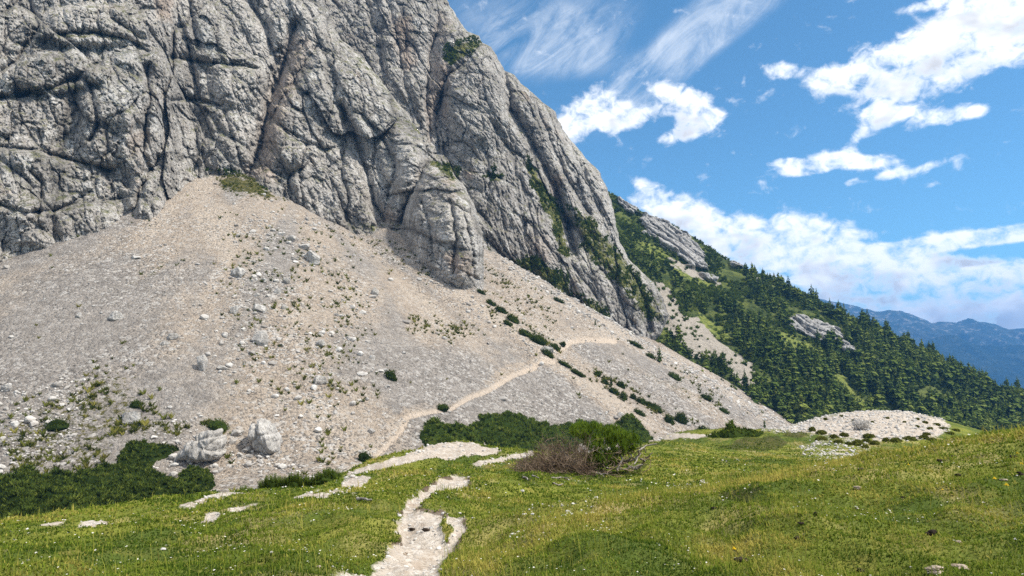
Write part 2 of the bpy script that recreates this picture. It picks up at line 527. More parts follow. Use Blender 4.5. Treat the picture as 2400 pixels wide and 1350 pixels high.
# outlines of bare ground, traced on the sheet (photograph pixels of the sheet's own points)
PATH_POLY = [(765, 1385), (822, 1342), (900, 1288), (935, 1264), (938, 1238), (925, 1222), (950, 1204), (960, 1196), (990, 1206), (1035, 1210), (1078, 1212), (1098, 1240), (1075, 1262), (1058, 1285), (1040, 1310), (1030, 1335), (1035, 1385)]
CUT_POLY = [(940, 1205), (945, 1188), (952, 1165), (1000, 1142), (1030, 1122), (1075, 1110), (1100, 1116), (1102, 1140), (1070, 1150), (1048, 1178), (1030, 1192), (1020, 1176), (990, 1186), (985, 1210)]
BARE = [([(795, 1122), (830, 1104), (900, 1078), (960, 1058), (1040, 1034), (1082, 1036), (1130, 1048), (1176, 1060), (1100, 1072), (1030, 1074), (960, 1084), (900, 1094), (850, 1112)], 3),
        ([(1105, 1086), (1160, 1072), (1250, 1056), (1252, 1068), (1170, 1082), (1120, 1094)], 3),
        ([(798, 1142), (806, 1122), (868, 1117), (862, 1130), (840, 1146)], 3),
        ([(420, 1192), (470, 1166), (520, 1156), (580, 1153), (560, 1160), (500, 1172), (450, 1190)], 4),
        ([(480, 1208), (540, 1192), (600, 1180), (618, 1184), (590, 1196), (520, 1206), (490, 1224), (470, 1228)], 4),
        ([(690, 1168), (740, 1150), (870, 1147), (872, 1157), (790, 1158), (760, 1172)], 4),
        ([(30, 1246), (60, 1240), (140, 1226), (148, 1232), (90, 1242), (40, 1252)], 4),
        ([(184, 1238), (240, 1216), (250, 1222), (215, 1240)], 4),
        ([(1530, 1030), (1570, 1016), (1650, 1017), (1672, 1024), (1640, 1027), (1560, 1032)], 3),
        ([(1790, 1008), (1850, 998), (1930, 975), (2000, 962), (2060, 958), (2140, 962), (2200, 980), (2230, 1000), (2200, 1022), (2120, 1034), (2040, 1036), (1960, 1030), (1900, 1015), (1850, 1010)], 8),
        ([(1880, 1050), (1900, 1025), (1960, 1030), (2040, 1038), (2030, 1062), (1960, 1072), (1900, 1070)], 14)]
DARKP = [[(1680, 1050), (1740, 1028), (1820, 1022), (1850, 1035), (1830, 1055), (1760, 1058)], [(1835, 1022), (1850, 1005), (1890, 1005), (1895, 1018), (1870, 1026)], [(1690, 1160), (1720, 1142), (1780, 1150), (1790, 1165), (1740, 1180)], [(1210, 1115), (1330, 1112), (1480, 1105), (1520, 1085), (1500, 1112), (1350, 1128), (1220, 1130)]]


def meadow_fields(x, y):
    """height and surface masks of the meadow"""
    z0 = meadow_base(x, y)
    P = np.stack([x, y, z0], -1)
    PX, PY = pix(P)
    ok = y > 1.0
    PX = np.where(ok, PX, -9999); PY = np.where(ok, PY, 9999)
    d = np.hypot(x, y)
    # near bank hides part of the sheet behind it: masks only where the point is on its own side
    bank = np.interp(PX, [1000, 1050, 1250, 1480, 1700, 1900, 2150, 2400, 3000], [1400, 1325, 1243, 1166, 1130, 1098, 1049, 1004, 900])
    near = (PY > bank - 6) & (d < 14) | (d < 5)
    rg = (5 * noise(x * .9, y * .5) + 3 * noise(x * 2.6, y * 1.4)) * 1.0
    rf = 9 * noise(x * 5.5, y * 3.5) + 6 * noise(x * 11, y * 8)
    path = pmask(PX, PY, PATH_POLY, 20, rg * 1.7 + rf) * (d < 12)
    cut = pmask(PX, PY, CUT_POLY, 9, rg + .5 * rf) * (d < 26) * (d > 8)
    cut = cut * (1 - pmask(PX, PY, [(985, 1172), (1030, 1150), (1072, 1142), (1052, 1172), (1030, 1190), (995, 1192)], 6, rg + .4 * rf))
    path = path * (1 - pmask(PX, PY, [(1042, 1216), (1062, 1240), (1048, 1252), (1030, 1234)], 8, rf))
    path = np.maximum(path, cut * (1 - .0))
    bare = np.zeros(x.shape)
    far = ~near
    for poly, s in BARE:
        bare = np.maximum(bare, pmask(PX, PY, poly, s * 1.8, rg * 1.3) * far)
    streak = noise(x * 1.1 + .6 * y, y * .5) + .7 * noise(x * 3.2, y * 2.0)
    bare = np.where((d < 22) & (bare > 0), bare - .55 * sstep(-.05, .45, streak), bare)
    bare = np.clip(bare, 0, 1)
    tuft = pmask(PX, PY, BARE[-1][0], 14) * far
    bare = np.where(tuft > .1, np.minimum(bare, .38 + .4 * noise(x * .8, y * .8)), bare)
    dark = np.zeros(x.shape)
    for poly in DARKP:
        dark = np.maximum(dark, pmask(PX, PY, poly, 10, rg))
    dry = np.exp(-((PY - bank - 4) / 22.0) ** 2) * near * (PX > 1050) * sstep(1050, 1300, PX)
    dry = np.maximum(dry, .7 * pmask(PX, PY, [(1000, 1350), (1060, 1290), (1120, 1240), (1250, 1225), (1400, 1190), (1480, 1180), (1380, 1240), (1200, 1300), (1120, 1380), (1000, 1400)], 30, rg * 3))
    dry = np.maximum(dry, .6 * sstep(.05, .5, noise(x * .5 + 3, y * .4) + .5 * noise(x * 1.5, y * 1.2)) * (d < 60))
    hum = sstep(2, 7, d)
    z = z0 + ((.17 - .11 * sstep(6, 13, d)) * fbm(x * .5, y * .5, 0, 3) + (.10 - .05 * sstep(7, 13, d) + .03) * noise(x * 1.4, y * 1.4) + .05 * noise(x * 3.6, y * 3.6)) * (.45 + .55 * hum)
    z = z - (.035 + .07 * sstep(7, 12, d)) * sstep(.05, .95, path) - .10 * sstep(.3, .6, bare) * sstep(14, 20, d) * 0
    edge = np.maximum(0, 1 - np.abs(path - .5) / .42) * (.35 + .65 * sstep(-.1, .3, noise(x * 1.3, y * 1.3)))
    soil = np.clip(edge * (d > 6.3) * 1.15, 0, 1)
    z = z + .03 * edge * (d > 6.3)
    # grit on the mound breaks into little steps
    z = z + bare * (.05 * noise(x * 2.2, y * 2.2) + .03 * noise(x * 6, y * 6))
    return z, dict(gravel=np.maximum(path, bare), path=path, dry=np.clip(dry, 0, 1), soil=soil, dark=dark), (PX, PY, near)


def meadow_h(x, y):
    return meadow_fields(np.atleast_1d(np.asarray(x, float)), np.atleast_1d(np.asarray(y, float)))[0]


def build_meadow():
    az = np.concatenate([np.linspace(-110, -45, 70)[:-1], np.linspace(-45, 45, 1000), np.linspace(45, 110, 70)[1:]])
    r = np.exp(np.linspace(math.log(1.0), math.log(150.0), 560))
    A, Q = np.meshgrid(np.radians(az), r, indexing='ij')
    x, y = Q * np.sin(A), Q * np.cos(A)
    z, at_, _ = meadow_fields(x, y)
    z = np.where(Q > 85, np.minimum(z, scree_h(x, y) - (Q - 85) * .12), z)
    V = np.stack([x, y, z], -1).reshape(-1, 3)
    fc = grid_faces(len(az), len(r))
    a = {k: v.ravel() for k, v in at_.items()}
    isp = a['path'][fc].mean(1) > .5
    for nm, sel in (('meadow', ~isp), ('footpath', isp)):
        v2, f2, a2 = compact(V, fc[sel], a)
        tag(link(nm, mesh(nm, v2, f2, M_MEADOW, True, a2)), kind='structure')
    # the ground behind and under the viewpoint
    az = np.radians(np.linspace(110, 250, 60)); r2 = np.exp(np.linspace(math.log(1.0), math.log(60), 40))
    A, Q = np.meshgrid(az, r2, indexing='ij'); x, y = Q * np.sin(A), Q * np.cos(A)
    z = meadow_base(x, y)
    one = np.zeros(x.size)
    tag(link('ground', mesh('ground', np.stack([x, y, z], -1), grid_faces(60, 40), M_MEADOW, True, dict(gravel=one, dry=one, soil=one, dark=one))), kind='structure')


build_meadow()

# ------------------------------------------------------------------ scree sheet
TRAIL = [[(880, 1066), (915, 1036), (940, 1008), (955, 976), (1000, 965), (1058, 956), (1092, 934), (1150, 911), (1200, 880), (1250, 862), (1275, 842), (1300, 846)], [(1310, 822), (1340, 800), (1380, 795), (1440, 799)]]
TRAIL2 = [[(1060, 962), (1080, 985), (1095, 1005)], [(1275, 845), (1330, 870), (1420, 925), (1530, 1000)], [(1300, 822), (1140, 735), (1040, 660), (930, 585)]]
GRASSP = [([(0, 1130), (0, 1000), (100, 930), (180, 925), (240, 860), (300, 850), (330, 930), (360, 980), (430, 990), (420, 1040), (290, 1045), (260, 1085), (140, 1110)], 40, .50),
          ([(225, 890), (285, 870), (330, 905), (330, 960), (260, 930)], 14, .45),
          ([(505, 985), (540, 995), (525, 1018), (470, 990)], 8, .8), ([(500, 405), (590, 412), (660, 470), (600, 465), (520, 440)], 12, .75),
          ([(420, 395), (500, 398), (470, 410)], 6, .8), ([(820, 530), (880, 545), (1000, 620), (1010, 650), (960, 640), (890, 590)], 14, .42),
          ([(1130, 630), (1250, 680), (1320, 760), (1290, 770), (1180, 700)], 20, .42), ([(540, 560), (760, 570), (850, 700), (880, 900), (760, 960), (600, 900), (540, 700)], 60, .30),
          ([(1120, 690), (1300, 800), (1320, 830), (1250, 800), (1150, 740)], 8, .42), ([(1320, 845), (1450, 890), (1640, 995), (1600, 1000), (1440, 930)], 8, .42),
          ([(960, 750), (1080, 760), (1110, 780), (1060, 800), (960, 770)], 20, .45), ([(760, 1010), (800, 1020), (780, 1100), (740, 1090)], 14, .35), ([(1580, 860), (1700, 930), (1690, 960), (1600, 900)], 18, .3)]


def build_scree():
    az = np.radians(np.linspace(-52, 34, 1150)); r = np.concatenate([np.linspace(52, 130, 170)[:-1], np.linspace(130, 400, 560)])
    A, Q = np.meshgrid(az, r, indexing='ij')
    x, y = Q * np.sin(A), Q * np.cos(A)
    h, idx, dist = scree_base(x, y)
    src = CONE[idx]
    ang = np.arctan2(x + 95, 312 - y); dist = np.hypot(x + 95, y - 312)
    z = h + .7 * noise(x * .045, y * .045) + .35 * noise(x * .13, y * .13) + .16 * noise(x * .5, y * .5) + .10 * noise(x * 1.1, y * 1.1)
    PX, PY = pix(np.stack([x, y, z], -1))
    # fall-line streaks: fine pale dirt and coarse grey stones in tongues
    wob = .05 * noise(x * .03, y * .03) + .02 * noise(x * .1, y * .1)
    s1 = noise((ang + wob) * 9, dist * .012, 1.7); s2 = noise((ang + wob) * 26, dist * .02)
    s3 = noise(x * .05, y * .02)
    tan = .40 + .6 * s1 + .35 * s2 + .55 * s3
    tan += 1.0 * pmask(PX, PY, [(390, 430), (500, 400), (560, 560), (540, 640), (480, 560), (440, 480), (360, 560), (300, 585), (330, 540)], 20)
    tan += .35 * pmask(PX, PY, [(560, 420), (860, 560), (1180, 760), (1280, 850), (1100, 860), (900, 820), (700, 640)], 50)
    tan += .6 * pmask(PX, PY, [(905, 505), (960, 560), (1130, 700), (1240, 790), (1290, 850), (1180, 770), (960, 610), (890, 530)], 12)
    tan += .7 * pmask(PX, PY, [(1290, 850), (1420, 920), (1560, 1012), (1480, 985), (1330, 890)], 16)
    tan += .5 * pmask(PX, PY, [(1130, 600), (1260, 690), (1420, 800), (1300, 800), (1140, 690)], 25)
    tan += .8 * pmask(PX, PY, [(1150, 560), (1560, 800), (1860, 1000), (1800, 990), (1480, 812), (1190, 645)], 16)
    tan -= .55 * pmask(PX, PY, [(980, 960), (1080, 930), (1280, 860), (1400, 950), (1440, 1010), (1000, 1010)], 20)
    tan -= .45 * pmask(PX, PY, [(900, 830), (1190, 800), (1230, 850), (1050, 930), (930, 950)], 40)
    tan -= .35 * pmask(PX, PY, [(0, 700), (250, 640), (400, 720), (350, 850), (0, 930)], 70)
    tan += .6 * pmask(PX, PY, [(700, 930), (860, 900), (950, 1000), (880, 1070), (720, 1040)], 40)
    coarse = .45 + .8 * noise(x * .04 + 9, y * .04) + .5 * s2 + .35 * sstep(-10, -19, z)
    coarse += .5 * pmask(PX, PY, [(1150, 560), (1560, 800), (1860, 1000), (1800, 990), (1480, 810), (1180, 640)], 14)
    rg = 3 * noise(x * .35, y * .35) + 2 * noise(x * .9, y * .9)
    path = np.zeros(x.shape)
    for L in TRAIL:
        w, _ = seg_dist(PX, PY, L)
        path = np.maximum(path, 1 - sstep(3.5, 9.0, w + rg * .6))
    scar = np.zeros(x.shape)
    for L in TRAIL2:
        w, _ = seg_dist(PX, PY, L)
        scar = np.maximum(scar, 1 - sstep(2, 16, w + rg * 2))
    for L in TRAIL:          # dirt slipping from the uphill lip of the trail
        w, _ = seg_dist(PX, PY + 12, L)
        scar = np.maximum(scar, .9 * (1 - sstep(2, 22, w + rg * 4 + 8 * s2)))
    tan = tan + .8 * scar
    z = z - .35 * sstep(.2, .8, path)
    grass = np.zeros(x.shape)
    for poly, s, a in GRASSP:
        grass = np.maximum(grass, a * pmask(PX, PY, poly, s, rg * 3))
    grass = np.maximum(grass, .20 + .22 * s1 + .25 * s2 + .12 * sstep(-.1, .5, noise(x * .03 + 4, y * .03)))
    grass = np.where(path > .3, 0, grass) - .35 * sstep(.65, 1.1, tan)
    at_ = dict(tan=np.clip(tan, 0, 1.5), coarse=np.clip(coarse, 0, 1), grass=np.clip(grass, 0, 1), path=path)
    V = np.stack([x, y, z], -1).reshape(-1, 3)
    fc = grid_faces(len(az), len(r))
    a = {k: v.ravel() for k, v in at_.items()}
    isp = a['path'][fc].mean(1) > .5
    for nm, sel in (('scree_slope', ~isp), ('mountain_path', isp)):
        v2, f2, a2 = compact(V, fc[sel], a)
        tag(link(nm, mesh(nm, v2, f2, M_SCREE, True, a2)), kind='structure')
    return at_


build_scree()
print('ground', round(time.perf_counter() - T0, 1))


def hit(px, py, hfun, d0, d1, n=500):
    """where the sight line of one pixel first meets a height sheet"""
    a, b = ray(px, py)
    d = np.linspace(d0, d1, n)
    z = hfun(a * d, d)
    below = b * d <= z
    i = int(np.argmax(below))
    if not below.any():
        return None
    if i > 0:
        g0 = b * d[i - 1] - z[i - 1]; g1 = b * d[i] - z[i]
        t = g0 / (g0 - g1 + 1e-9)
        D = d[i - 1] + t * (d[i] - d[i - 1])
    else:
        D = d[0]
    return np.array([a * D, D, float(hfun(np.array([a * D]), np.array([D]))[0])])


def on_scree(px, py):
    return hit(px, py, scree_h, 56, 392)


def on_meadow(px, py, d0=3.0, d1=75):
    return hit(px, py, meadow_h, d0, d1, 400)

# ------------------------------------------------------------------ rock walls
def contact(L, px):
    L = np.asarray(L, float)
    P = at(L[:, 0], L[:, 1], L[:, 2])
    xs = np.linspace(L[0, 0], L[-1, 0], 800)
    D = np.interp(xs, L[:, 0], L[:, 2]); Z = np.interp(xs, L[:, 0], P[:, 2])
    k = np.exp(-.5 * (np.arange(-40, 41) / 11.0) ** 2); k /= k.sum()
    D = np.convolve(np.pad(D, 40, 'edge'), k, 'valid'); Z = np.convolve(np.pad(Z, 40, 'edge'), k, 'valid')
    return np.interp(px, xs, D), np.interp(px, xs, Z)


def blocks(s, z, size, k, asp=1.5, warp=.26, crack=.085):
    """fractured limestone: convex blocks tilted each its own way, thin open joints between them"""
    wx = warp * fbm(s / size * .8 + k, z / size * .6, k * 3.1, 3); wy = warp * fbm(s / size * .8 - k, z / size * .6, k * 7.7, 3)
    f1, f2, idh, ox, oy = worley(s / size + wx, z / (size * asp) + wy, k)
    e = f2 - f1
    body = 1 - np.exp(-e * 9)
    tilt = (np.sin(idh * 61.0) * ox + np.cos(idh * 97.0) * oy * 1.2)
    step = (idh - .5)
    joint = np.exp(-(e / crack) ** 2)
    return body, tilt, step, joint


# dark chimneys, cracks and ledges of the wall: outline points, reach, depth in metres
GULLIES = [
    ([(690, 60), (665, 150), (640, 215), (625, 270), (612, 330), (598, 385), (580, 415)], 15, 7.0),
    ([(560, -40), (620, 60), (650, 150), (636, 215)], 12, 4.5), ([(740, 110), (700, 170), (655, 245), (630, 285)], 8, 3.5),
    ([(800, 250), (835, 330), (862, 420), (880, 480), (897, 515)], 11, 5.5), ([(1002, 372), (985, 415), (960, 465), (938, 520)], 12, 7.5),
    ([(720, 340), (700, 400), (712, 470), (720, 500)], 5, 2.2), ([(805, 335), (800, 400), (815, 470), (810, 520)], 5, 2.2),
    ([(345, 150), (352, 220), (340, 290), (338, 360), (352, 400)], 7, 3.2), ([(210, 200), (222, 250), (228, 285), (210, 330)], 6, 2.6),
    ([(372, 370), (335, 430), (315, 480), (300, 525)], 7, 3.2), ([(440, 110), (452, 165), (472, 235)], 6, 2.6), ([(440, -20), (452, 60), (468, 110)], 8, 3.6),
    ([(70, 400), (100, 430), (90, 500)], 6, 2.2), ([(0, 230), (90, 215), (190, 180), (230, 210)], 7, 2.6), ([(140, 82), (220, 76), (300, 92), (345, 120)], 6, 2.2),
    ([(400, 135), (470, 145), (560, 152), (600, 160)], 7, 3.0), ([(400, 235), (450, 232), (520, 250)], 5, 2.0), ([(0, 345), (80, 350), (150, 370), (260, 400)], 6, 2.2),
    ([(0, 480), (60, 500), (150, 490), (210, 450)], 6, 2.0), ([(840, 260), (900, 330), (930, 400), (905, 460)], 7, 2.6), ([(455, 300), (470, 360), (450, 400)], 6, 2.4),
    ([(525, 260), (545, 320), (570, 400)], 4, 1.6), ([(760, 120), (790, 200), (770, 280)], 6, 2.2), ([(240, -40), (260, 40), (330, 90)], 7, 2.2), ([(60, -30), (90, 60), (40, 140), (0, 170)], 7, 2.4),
    ([(1055, 470), (1070, 560), (1062, 640)], 5, 2.2), ([(985, 470), (1010, 540), (1015, 600)], 4, 1.5), ([(1090, 510), (1108, 580), (1112, 650)], 4, 1.6), ([(640, 285), (700, 330), (760, 350), (800, 340)], 5, 1.8), ([(600, 330), (660, 340), (750, 338)], 3, 1.0)]
# bulging rock masses: centre, half axes, lean, metres
BULGES = [(300, 210, 120, 80, -.2, 6), (215, 60, 140, 45, 0, 5), (60, 430, 90, 90, .2, 6), (250, 300, 60, 90, .1, 5), (330, 300, 45, 110, .1, 4), (480, 70, 42, 95, -.35, 5), (720, 250, 75, 130, .35, 8), (760, 430, 70, 110, -.1, 6),
          (870, 250, 60, 110, -.4, 6), (940, 380, 45, 90, -.35, 5), (1045, 540, 85, 140, -.12, 12), (660, 430, 55, 80, .25, 5), (520, 330, 65, 70, 0, 4), (345, 470, 45, 60, .3, 5), (140, 520, 130, 60, -.1, 4), (560, 190, 60, 60, .1, 4), (130, 170, 110, 45, -.1, 5), (700, 60, 60, 90, .2, 4)]
VEG1 = [([(120, 75), (230, 70), (340, 95), (330, 108), (220, 92), (140, 95)], 8, .5), ([(400, 128), (480, 142), (600, 155), (600, 170), (470, 160)], 8, .5), ([(460, 222), (560, 246), (540, 258), (450, 240)], 7, .45), ([(0, 205), (120, 195), (215, 190), (190, 212), (60, 225)], 8, .5),
        ([(1000, 372), (1050, 385), (1080, 420), (1060, 425), (1015, 395)], 7, .62), ([(940, 265), (985, 300), (1000, 330), (960, 300)], 7, .55), ([(800, 90), (860, 140), (930, 230), (900, 225), (830, 150)], 8, .5), ([(780, 245), (800, 255), (820, 300), (795, 285)], 5, .5),
        ([(0, 560), (160, 540), (320, 520), (390, 460), (400, 480), (330, 530), (170, 560), (0, 590)], 7, .4), ([(820, 515), (880, 520), (880, 540), (820, 540)], 6, .5), ([(420, 392), (560, 395), (580, 405), (420, 404)], 5, .5)]
TAN1 = [([(690, 80), (640, 200), (615, 300), (600, 380), (580, 420), (640, 420), (660, 300), (700, 170), (730, 90)], 22, .7), ([(1040, 600), (1100, 590), (1110, 650), (1060, 640)], 12, .7), ([(360, -20), (410, -20), (400, 50), (370, 40)], 12, .7), ([(900, 480), (920, 490), (930, 520), (890, 520)], 10, .6), ([(300, 320), (340, 310), (330, 360), (300, 360)], 12, .4)]
PALE1 = [([(455, 40), (490, 60), (512, 110), (500, 140), (480, 115), (460, 80)], 7, 1), ([(150, 95), (250, 85), (330, 105), (320, 150), (240, 140), (160, 130)], 18, .6), ([(210, 190), (330, 190), (345, 240), (300, 260), (220, 240)], 20, .6), ([(10, 520), (60, 515), (60, 540), (10, 545)], 8, .7), ([(345, 260), (375, 260), (375, 310), (345, 310)], 10, .6), ([(0, 360), (70, 360), (80, 420), (0, 430)], 14, .5), ([(60, 590), (190, 545), (190, 570), (70, 590)], 6, .6), ([(840, 280), (890, 270), (910, 330), (860, 330)], 16, .5), ([(720, 200), (770, 220), (750, 280), (715, 260)], 14, .5)]


def wall(name, L, right, x0, rows, ncol, k, wrap, mat, blk, gull, bulg, veg, tanp, pale, sx=1.0, kind='structure', amp=1.0):
    py = np.linspace(rows[0], rows[1], rows[2])
    rr = np.asarray(right, float)
    xr = np.interp(py, rr[:, 1], rr[:, 0])
    xr = xr + 3.5 * noise(py * .05, 3.3 + 0 * py) + 1.8 * noise(py * .16, 8.8 + 0 * py)
    u = np.linspace(0, 1, ncol)
    PX = x0 + (xr[None, :] - x0) * u[:, None]
    PY = np.repeat(py[None, :], ncol, 0)
    dc, zc = contact(L, PX)
    a, b = ray(PX, PY)
    y = (dc - k * zc) / (1 - k * b)
    # macro forms
    off = np.zeros(PX.shape)
    for cx, cy, rx, ry, t, h in bulg:
        ex = ((PX - cx) * math.cos(t) + (PY - cy) * math.sin(t)) / rx; ey = (-(PX - cx) * math.sin(t) + (PY - cy) * math.cos(t)) / ry
        q = ex * ex + ey * ey
        off += 1.45 * h * np.sqrt(np.clip(1 - q * .6, 0, 1)) * sstep(1.66, .6, q)
    x_, z_ = a * y, b * y
    s = x_ * sx + y * .8
    z_ = z_ + 0
    off += amp * (4.0 * fbm(s / 55, z_ / 80, y / 60, 3) + 1.8 * ridged(s / 26 + .3 * z_ / 26, z_ / 60, 0, 3))
    # strata benches dipping across the wall
    bz = z_ + .25 * s + 6 * noise(s / 30, z_ / 40)
    fr = bz / 15 - np.floor(bz / 15)
    off += amp * 1.4 * (np.minimum(fr * 1.3, 1) - .5) * sstep(-.2, .3, noise(s / 40 + 5, z_ / 30))
    joint = np.zeros(PX.shape)
    for size, A, T, S, C, asp in blk:
        bd, tl, st, jt = blocks(s + .10 * z_, z_, size, int(size * 7) + 3, asp)
        off += A * bd + T * tl + S * st - C * jt
        jm = jt * sstep(-.25, .35, noise(s / (size * 1.5), z_ / (size * 2), size)) * min(1, size / 9)
        joint = np.maximum(joint, jm)
    off += .7 * fbm(s / 4.2, z_ / 5, y / 5, 4) + .4 * ridged(s / 3.6 + z_ / 9, z_ / 2.2, y / 4, 3)
    for line, w, dep in gull:
        lo = np.min(line, 0) - 60; hi = np.max(line, 0) + 60
        sel = (PX > lo[0]) & (PX < hi[0]) & (PY > lo[1]) & (PY < hi[1])
        jx, jy = PX[sel], PY[sel]
        wob = 5 * noise(jx * .03, jy * .03, dep) + 3 * noise(jx * .09, jy * .09, dep)
        d, t = seg_dist(jx + wob, jy + wob * .6, line)
        d2, _ = seg_dist(jx + wob * 1.4, jy - wob, line)
        off[sel] -= dep * (1.35 * np.exp(-(d / (w * 1.25)) ** 2) + .6 * np.exp(-(d / (w * .3)) ** 2))
        joint[sel] = np.maximum(joint[sel], .75 * np.exp(-(d2 / (w * .22)) ** 2) * sstep(-.35, .2, noise(jx * .04, jy * .04, dep)))
    edge = (xr[None, :] - PX)
    rnd = np.clip(1 - edge / wrap[0], 0, 1)
    off -= wrap[1] * (1 - np.sqrt(np.clip(1 - rnd ** 2, 0, 1)))
    off *= sstep(-2, 6, np.abs(off)) * 0 + 1
    yy = y - off * .9
    P = np.stack([a * yy, yy, b * yy], -1)
    # the wall turns its back: strips that run away behind the edge, so that it is a body and not a sheet
    back = []
    for i, (dd, sh) in enumerate(((6, 1), (16, 5), (32, 14), (60, 30))):
        q = P[-1].copy(); q[:, 1] += dd; q[:, 0] = q[:, 0] + dd * (a[-1] - .0) - sh * .8 + 1.2 * noise(q[:, 2] / 5, i + 0 * py)
        back.append(q)
    P = np.concatenate([P, np.stack(back)], 0)
    nb = len(back)
    ext = lambda m: np.concatenate([m, np.repeat(m[-1:], nb, 0)], 0)
    rg = 6 * noise(PX * .03, PY * .03) + 5 * noise(PX * .1, PY * .1)
    def paint(lst):
        m = np.zeros(PX.shape)
        for poly, soft, v in lst:
            m = np.maximum(m, v * pmask(PX, PY, poly, soft, rg))
        return m
    A = dict(veg=paint(veg), tan=paint(tanp), pale=paint(pale), joint=np.clip(joint, 0, 1))
    A = {k_: ext(v).ravel() for k_, v in A.items()}
    me = mesh(name, P.reshape(-1, 3), grid_faces(ncol + nb, len(py)), mat, True, A)
    tag(link(name, me), kind=kind)
    return dict(P=P, PX=PX, PY=PY)


RIGHT1 = [(700, -300), (735, -120), (752, -20), (772, 40), (800, 92), (855, 140), (905, 205), (940, 252), (984, 310), (1003, 366), (1046, 395), (1084, 430), (1113, 480), (1131, 560), (1135, 640), (1134, 700), (1120, 760)]
FRONTW = [(-420, 720, 150), (-200, 665, 182), (0, 600, 200), (100, 580, 207), (200, 550, 215), (330, 510, 228), (390, 482, 236), (415, 425, 258), (480, 400, 268), (560, 402, 273), (700, 470, 281), (820, 540, 284), (870, 540, 287), (905, 512, 300), (950, 555, 282), (1040, 625, 266), (1110, 672, 257), (1160, 690, 256)]
W1 = wall('rock_wall', FRONTW, RIGHT1, -330, (-250, 735, 520), 800, .42, (70, 16), M_ROCK,
          [(38, 1.6, 5.2, 3.6, 1.4, 1.7), (15, .6, 2.0, 1.5, .9, 1.9), (6.5, .3, 1.1, .7, .6, 1.8), (3.0, .2, .65, .5, .4, 1.4), (1.5, .12, .35, .25, .2, 1.2)],
          GULLIES, BULGES, VEG1, TAN1, PALE1)

RIGHT2 = [(960, -300), (1000, -150), (1040, -20), (1055, 15), (1078, 52), (1100, 75), (1124, 84), (1130, 100), (1150, 110), (1168, 140), (1184, 166), (1200, 172), (1222, 196), (1246, 216), (1272, 240), (1300, 262), (1318, 300), (1340, 332), (1362, 358), (1388, 385), (1406, 404), (1418, 432), (1434, 472), (1450, 560), (1472, 606), (1530, 660), (1556, 700), (1568, 738), (1556, 770), (1535, 800), (1520, 850)]
BACKW = [(600, 430, 322), (900, 480, 326), (1040, 520, 330), (1135, 582, 324), (1200, 640, 330), (1300, 690, 340), (1450, 762, 352), (1520, 792, 354), (1600, 820, 354)]
GULL2 = [([(1040, 0), (1010, 120), (1000, 230), (1010, 330)], 9, 4), ([(1130, 105), (1050, 180), (1020, 270), (1030, 360)], 10, 5), ([(1186, 170), (1200, 260), (1250, 340), (1300, 440), (1330, 520), (1350, 590)], 13, 8),
         ([(1250, 230), (1290, 330), (1330, 420), (1380, 500)], 8, 4), ([(1140, 560), (1180, 600), (1230, 640)], 8, 4), ([(1130, 330), (1150, 420), (1135, 520)], 6, 2), ([(1220, 420), (1250, 520), (1260, 600)], 5, 2), ([(1330, 520), (1340, 620), (1400, 700)], 9, 4),
         ([(900, -20), (930, 80), (950, 200), (985, 300)], 7, 3), ([(840, -40), (880, 60), (900, 180)], 6, 2.6), ([(1400, 620), (1450, 680), (1480, 760)], 7, 3.2), ([(1480, 640), (1510, 700), (1520, 770)], 7, 3.5), ([(1060, 360), (1100, 400), (1180, 420), (1260, 470)], 4, 1.3), ([(1340, 340), (1380, 430), (1420, 540)], 7, 3)]
BULG2 = [(1100, 210, 65, 130, -.3, 9), (1240, 300, 60, 150, -.5, 7), (1190, 500, 110, 130, -.3, 7), (1380, 480, 55, 120, -.35, 6), (950, 100, 60, 140, -.2, 5), (1430, 690, 70, 90, -.5, 8), (1310, 600, 60, 90, -.4, 5), (1050, 60, 40, 60, 0, 4)]
VEG2 = [([(1050, 100), (1110, 88), (1135, 105), (1100, 135), (1060, 160), (1035, 140)], 12, .62), ([(1230, 370), (1260, 400), (1310, 480), (1330, 560), (1345, 620), (1310, 590), (1280, 500), (1240, 430)], 9, .66), ([(1330, 480), (1380, 500), (1440, 570), (1500, 640), (1560, 740), (1520, 760), (1470, 690), (1420, 650), (1360, 580)], 16, .62),
        ([(1190, 610), (1260, 600), (1330, 650), (1360, 720), (1330, 710), (1240, 660)], 12, .66), ([(1340, 680), (1420, 720), (1440, 760), (1380, 730)], 8, .6), ([(1480, 640), (1560, 700), (1570, 760), (1500, 770), (1460, 700)], 16, .5), ([(1040, 370), (1080, 390), (1075, 415), (1040, 395)], 6, .6), ([(1140, 400), (1180, 410), (1170, 425), (1130, 415)], 6, .55), ([(1150, 490), (1250, 480), (1260, 520), (1160, 520)], 16, .4), ([(1440, 470), (1500, 540), (1480, 600), (1440, 550)], 12, .5), ([(1135, 560), (1180, 610), (1240, 660), (1180, 640), (1140, 600)], 8, .5)]
TAN2 = [([(915, 40), (960, 40), (975, 150), (950, 160), (930, 110)], 16, .75), ([(1015, 110), (1060, 170), (1030, 260), (1010, 330), (1000, 250)], 14, .7), ([(1030, 30), (1060, 50), (1040, 110), (1010, 90)], 14, .4), ([(1090, 400), (1110, 395), (1108, 420), (1092, 420)], 6, .7), ([(1230, 560), (1280, 560), (1300, 620), (1250, 630)], 20, .5), ([(1300, 400), (1320, 420), (1310, 470), (1290, 440)], 10, .6)]
